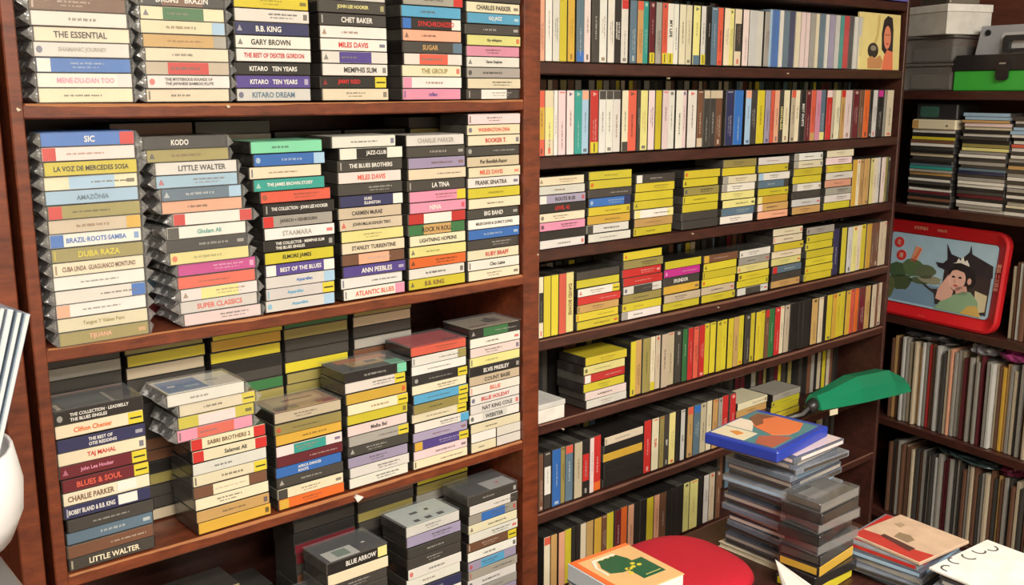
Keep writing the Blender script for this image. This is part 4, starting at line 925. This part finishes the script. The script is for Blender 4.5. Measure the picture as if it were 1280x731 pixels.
# crumpled white paper bag in front of the disc stack
bm = bmesh.new(); apex = onZ(969, 699, -.70); rr = random.Random(2)
base = [bm.verts.new((1.165+.065*math.cos(a)*rr.uniform(.8, 1.1)-apex.x, .655+.065*math.sin(a)*rr.uniform(.8, 1.1)-apex.y, 0)) for a in [k*2*math.pi/12 for k in range(12)]]
mid = [bm.verts.new((v.co.x*.62, v.co.y*.62, .03+rr.uniform(-.006, .006))) for v in base]; tp_ = bm.verts.new((0, 0, 1.5-.70-TZ0))
for k in range(12):
    bm.faces.new((base[k], base[(k+1) % 12], mid[(k+1) % 12], mid[k])); bm.faces.new((mid[k], mid[(k+1) % 12], tp_))
bm.faces.new(base[::-1])
tag(ob('paper_bag', bm_mesh(bm, 'paper_bag', m_paper), None, (apex.x, apex.y, TZ0), color='W'), 'crumpled white paper bag between red cushion and loose cassettes', 'bag')

# ------------------------------------------------------------------ green clamp lamp
YL = D-.07
pa, pb = onY(1016, 511, YL), onY(1124, 486, YL)
Ls = (pb-pa).length
ax = (pb-pa).normalized(); t = thing('clamp_lamp', 'clamp lamp with a green faceted shade on the wide bay shelf edge', 'lamp', (1.78, D-.004, MS[6]))
def shade_me(lo, hi, sc=1):
    bm = bmesh.new()
    secs = [(0, .55, .55), (.10, .70, .62), (.40, .95, 1.0), (.78, 1.0, 1.0), (.97, .92, .55)]
    rings = []
    for f, wv, hv in secs[lo:hi]:
        wd = .040*wv*sc; hh = .056*hv*sc
        pts = [(-wd, 0), (-wd*.80, hh*.55), (-wd*.42, hh), (wd*.42, hh), (wd*.80, hh*.55), (wd, 0)]
        rings.append([bm.verts.new((f*Ls, a, b)) for a, b in pts])
    for a, b in zip(rings, rings[1:]):
        for k in range(5): bm.faces.new((a[k], a[k+1], b[k+1], b[k]))
    if lo == 0: bm.faces.new(rings[0])
    if hi == 5: bm.faces.new(rings[-1][::-1])
    return bm_mesh(bm, 'lamp_shade', m_plastic)
rot = Matrix.Rotation(math.atan2(ax.y, ax.x), 4, 'Z') @ Matrix.Rotation(-math.asin(ax.z), 4, 'Y') @ Matrix.Rotation(RAD(-6), 4, 'X')
sh = ob('lamp_shade', shade_me(0, 4), t, pa-Vector((1.78, D-.004, MS[6])), rot.to_euler(), color=(24, 132, 92))
ob('inner_reflector', shade_me(0, 5, .93), sh, (.002, 0, -.0005), color=(150, 140, 128))
ob('end_facet', shade_me(3, 5), sh, color=(24, 132, 92))
ob('tag_panel', box_me('tag_panel', -.016, .014, -.02, -.0185, -.006, .006, m_paper), sh, (.02, -.02, -.004), color='C')
base_p = Vector((1.78, D-.004, MS[6]))
e0 = pa-base_p
ob('socket', tube_me('socket', [e0+Vector((-.018, 0, .004)), e0+Vector((.012, .0, .012))], [.012, .016], m_plastic, 12), t, color=(40, 38, 38))
pt = onY(985, 522, YL)-base_p
ob('arm', tube_me('arm', [e0+Vector((-.014, 0, .006)), e0+Vector((-.04, 0, -.004)), Vector((pt.x, pt.y, pt.z)), Vector((.005, -.04, .006)), Vector((0, -.012, .004)), Vector((0, 0.004, .012))], .0045, m_plastic, 8), t, color=(96, 94, 92))
ob('clamp', box_me('clamp', -.016, .016, -.012, .006, .001, .010, m_plastic, .002), t, color=(50, 48, 48))
ob('clamp', box_me('clamp', -.016, .016, -.012, -.002, -.03, .001, m_plastic, .002), t, color=(50, 48, 48))

# ------------------------------------------------------------------ things by the left post
# a few white-edged sleeves fanned in a low stand, and a white plastic basket below
YS = .95
c0 = onY(35, 392, YS)
SH_ = .185
for i in range(6):
    k = ['S', 'g', 'W', 'S', 'W', 'g'][i]
    Rm = (Matrix.Rotation(RAD(7+.5*i), 4, 'Z') @ Matrix.Rotation(RAD(17.5-.2*i), 4, 'Y'))
    top_ = c0+Vector((-.0075*i, -.003*i, .0035*i)); p = top_-Rm @ Vector((0, 0, SH_))
    o = thing('card_sleeve', '%s card sleeve, %s from the bookcase post in the white basket' % (cname(k), ordw(i+1)), 'card sleeve', p, Rm.to_euler(), 'card sleeves standing in the white basket')
    ob('sleeve', box_me('sleeve', -.0026, .0026, 0, .09, 0, SH_, m_card, .0006), o, color=[(150, 166, 182), (120, 134, 150), (196, 206, 214), (110, 124, 142), (190, 200, 208), (130, 140, 156)][i])
    ob('edge', box_me('edge', -.0015, .0015, -.0006, .002, .001, SH_-.001, m_paper), o, color='W')
c1 = onY(27, 625, .97)
zr = onY(14, 557, .97).z
zb = onY(20, 672, .97).z
bm = bmesh.new(); n = 36; Hb = zr-zb
prof = [(.0, 0), (.080, 0), (.098, .006), (.108, .03), (.110, Hb*.6), (.104, Hb), (.101, Hb+.001), (.1005, Hb-.004), (.106, Hb*.6), (.103, .032), (.092, .011), (0, .008)]
rings = []
for r_, z_ in prof: rings.append([bm.verts.new((r_*math.cos(k*2*math.pi/n), r_*1.0*math.sin(k*2*math.pi/n), z_)) for k in range(n)])
for a, b in zip(rings, rings[1:]):
    for k in range(n): bm.faces.new((a[k], a[(k+1) % n], b[(k+1) % n], b[k]))
bmesh.ops.remove_doubles(bm, verts=bm.verts, dist=1e-6)
bx0 = c1.x-.102
t = thing('side_table', 'low grey side table under the white basket by the bookcase', 'table', (bx0, 1.0, 0))
ob('table_top', box_me('table_top', -.16, .074, -.14, .14, zb-.05, zb-.0006, m_plastic, .003), t, color=(96, 92, 90))
for x in (-.14, .05):
    for y in (-.12, .10): ob('leg', box_me('leg', x-.012, x+.012, y-.012, y+.012, 0, zb-.0505, m_plastic), t, color=(80, 78, 76))
tag(ob('basket', bm_mesh(bm, 'basket', m_plastic, True), None, (bx0, 1.0, zb), color=(240, 238, 236)), 'white plastic basket on the grey side table', 'basket')
print('cassettes', NT, 'objects', len(bpy.data.objects))
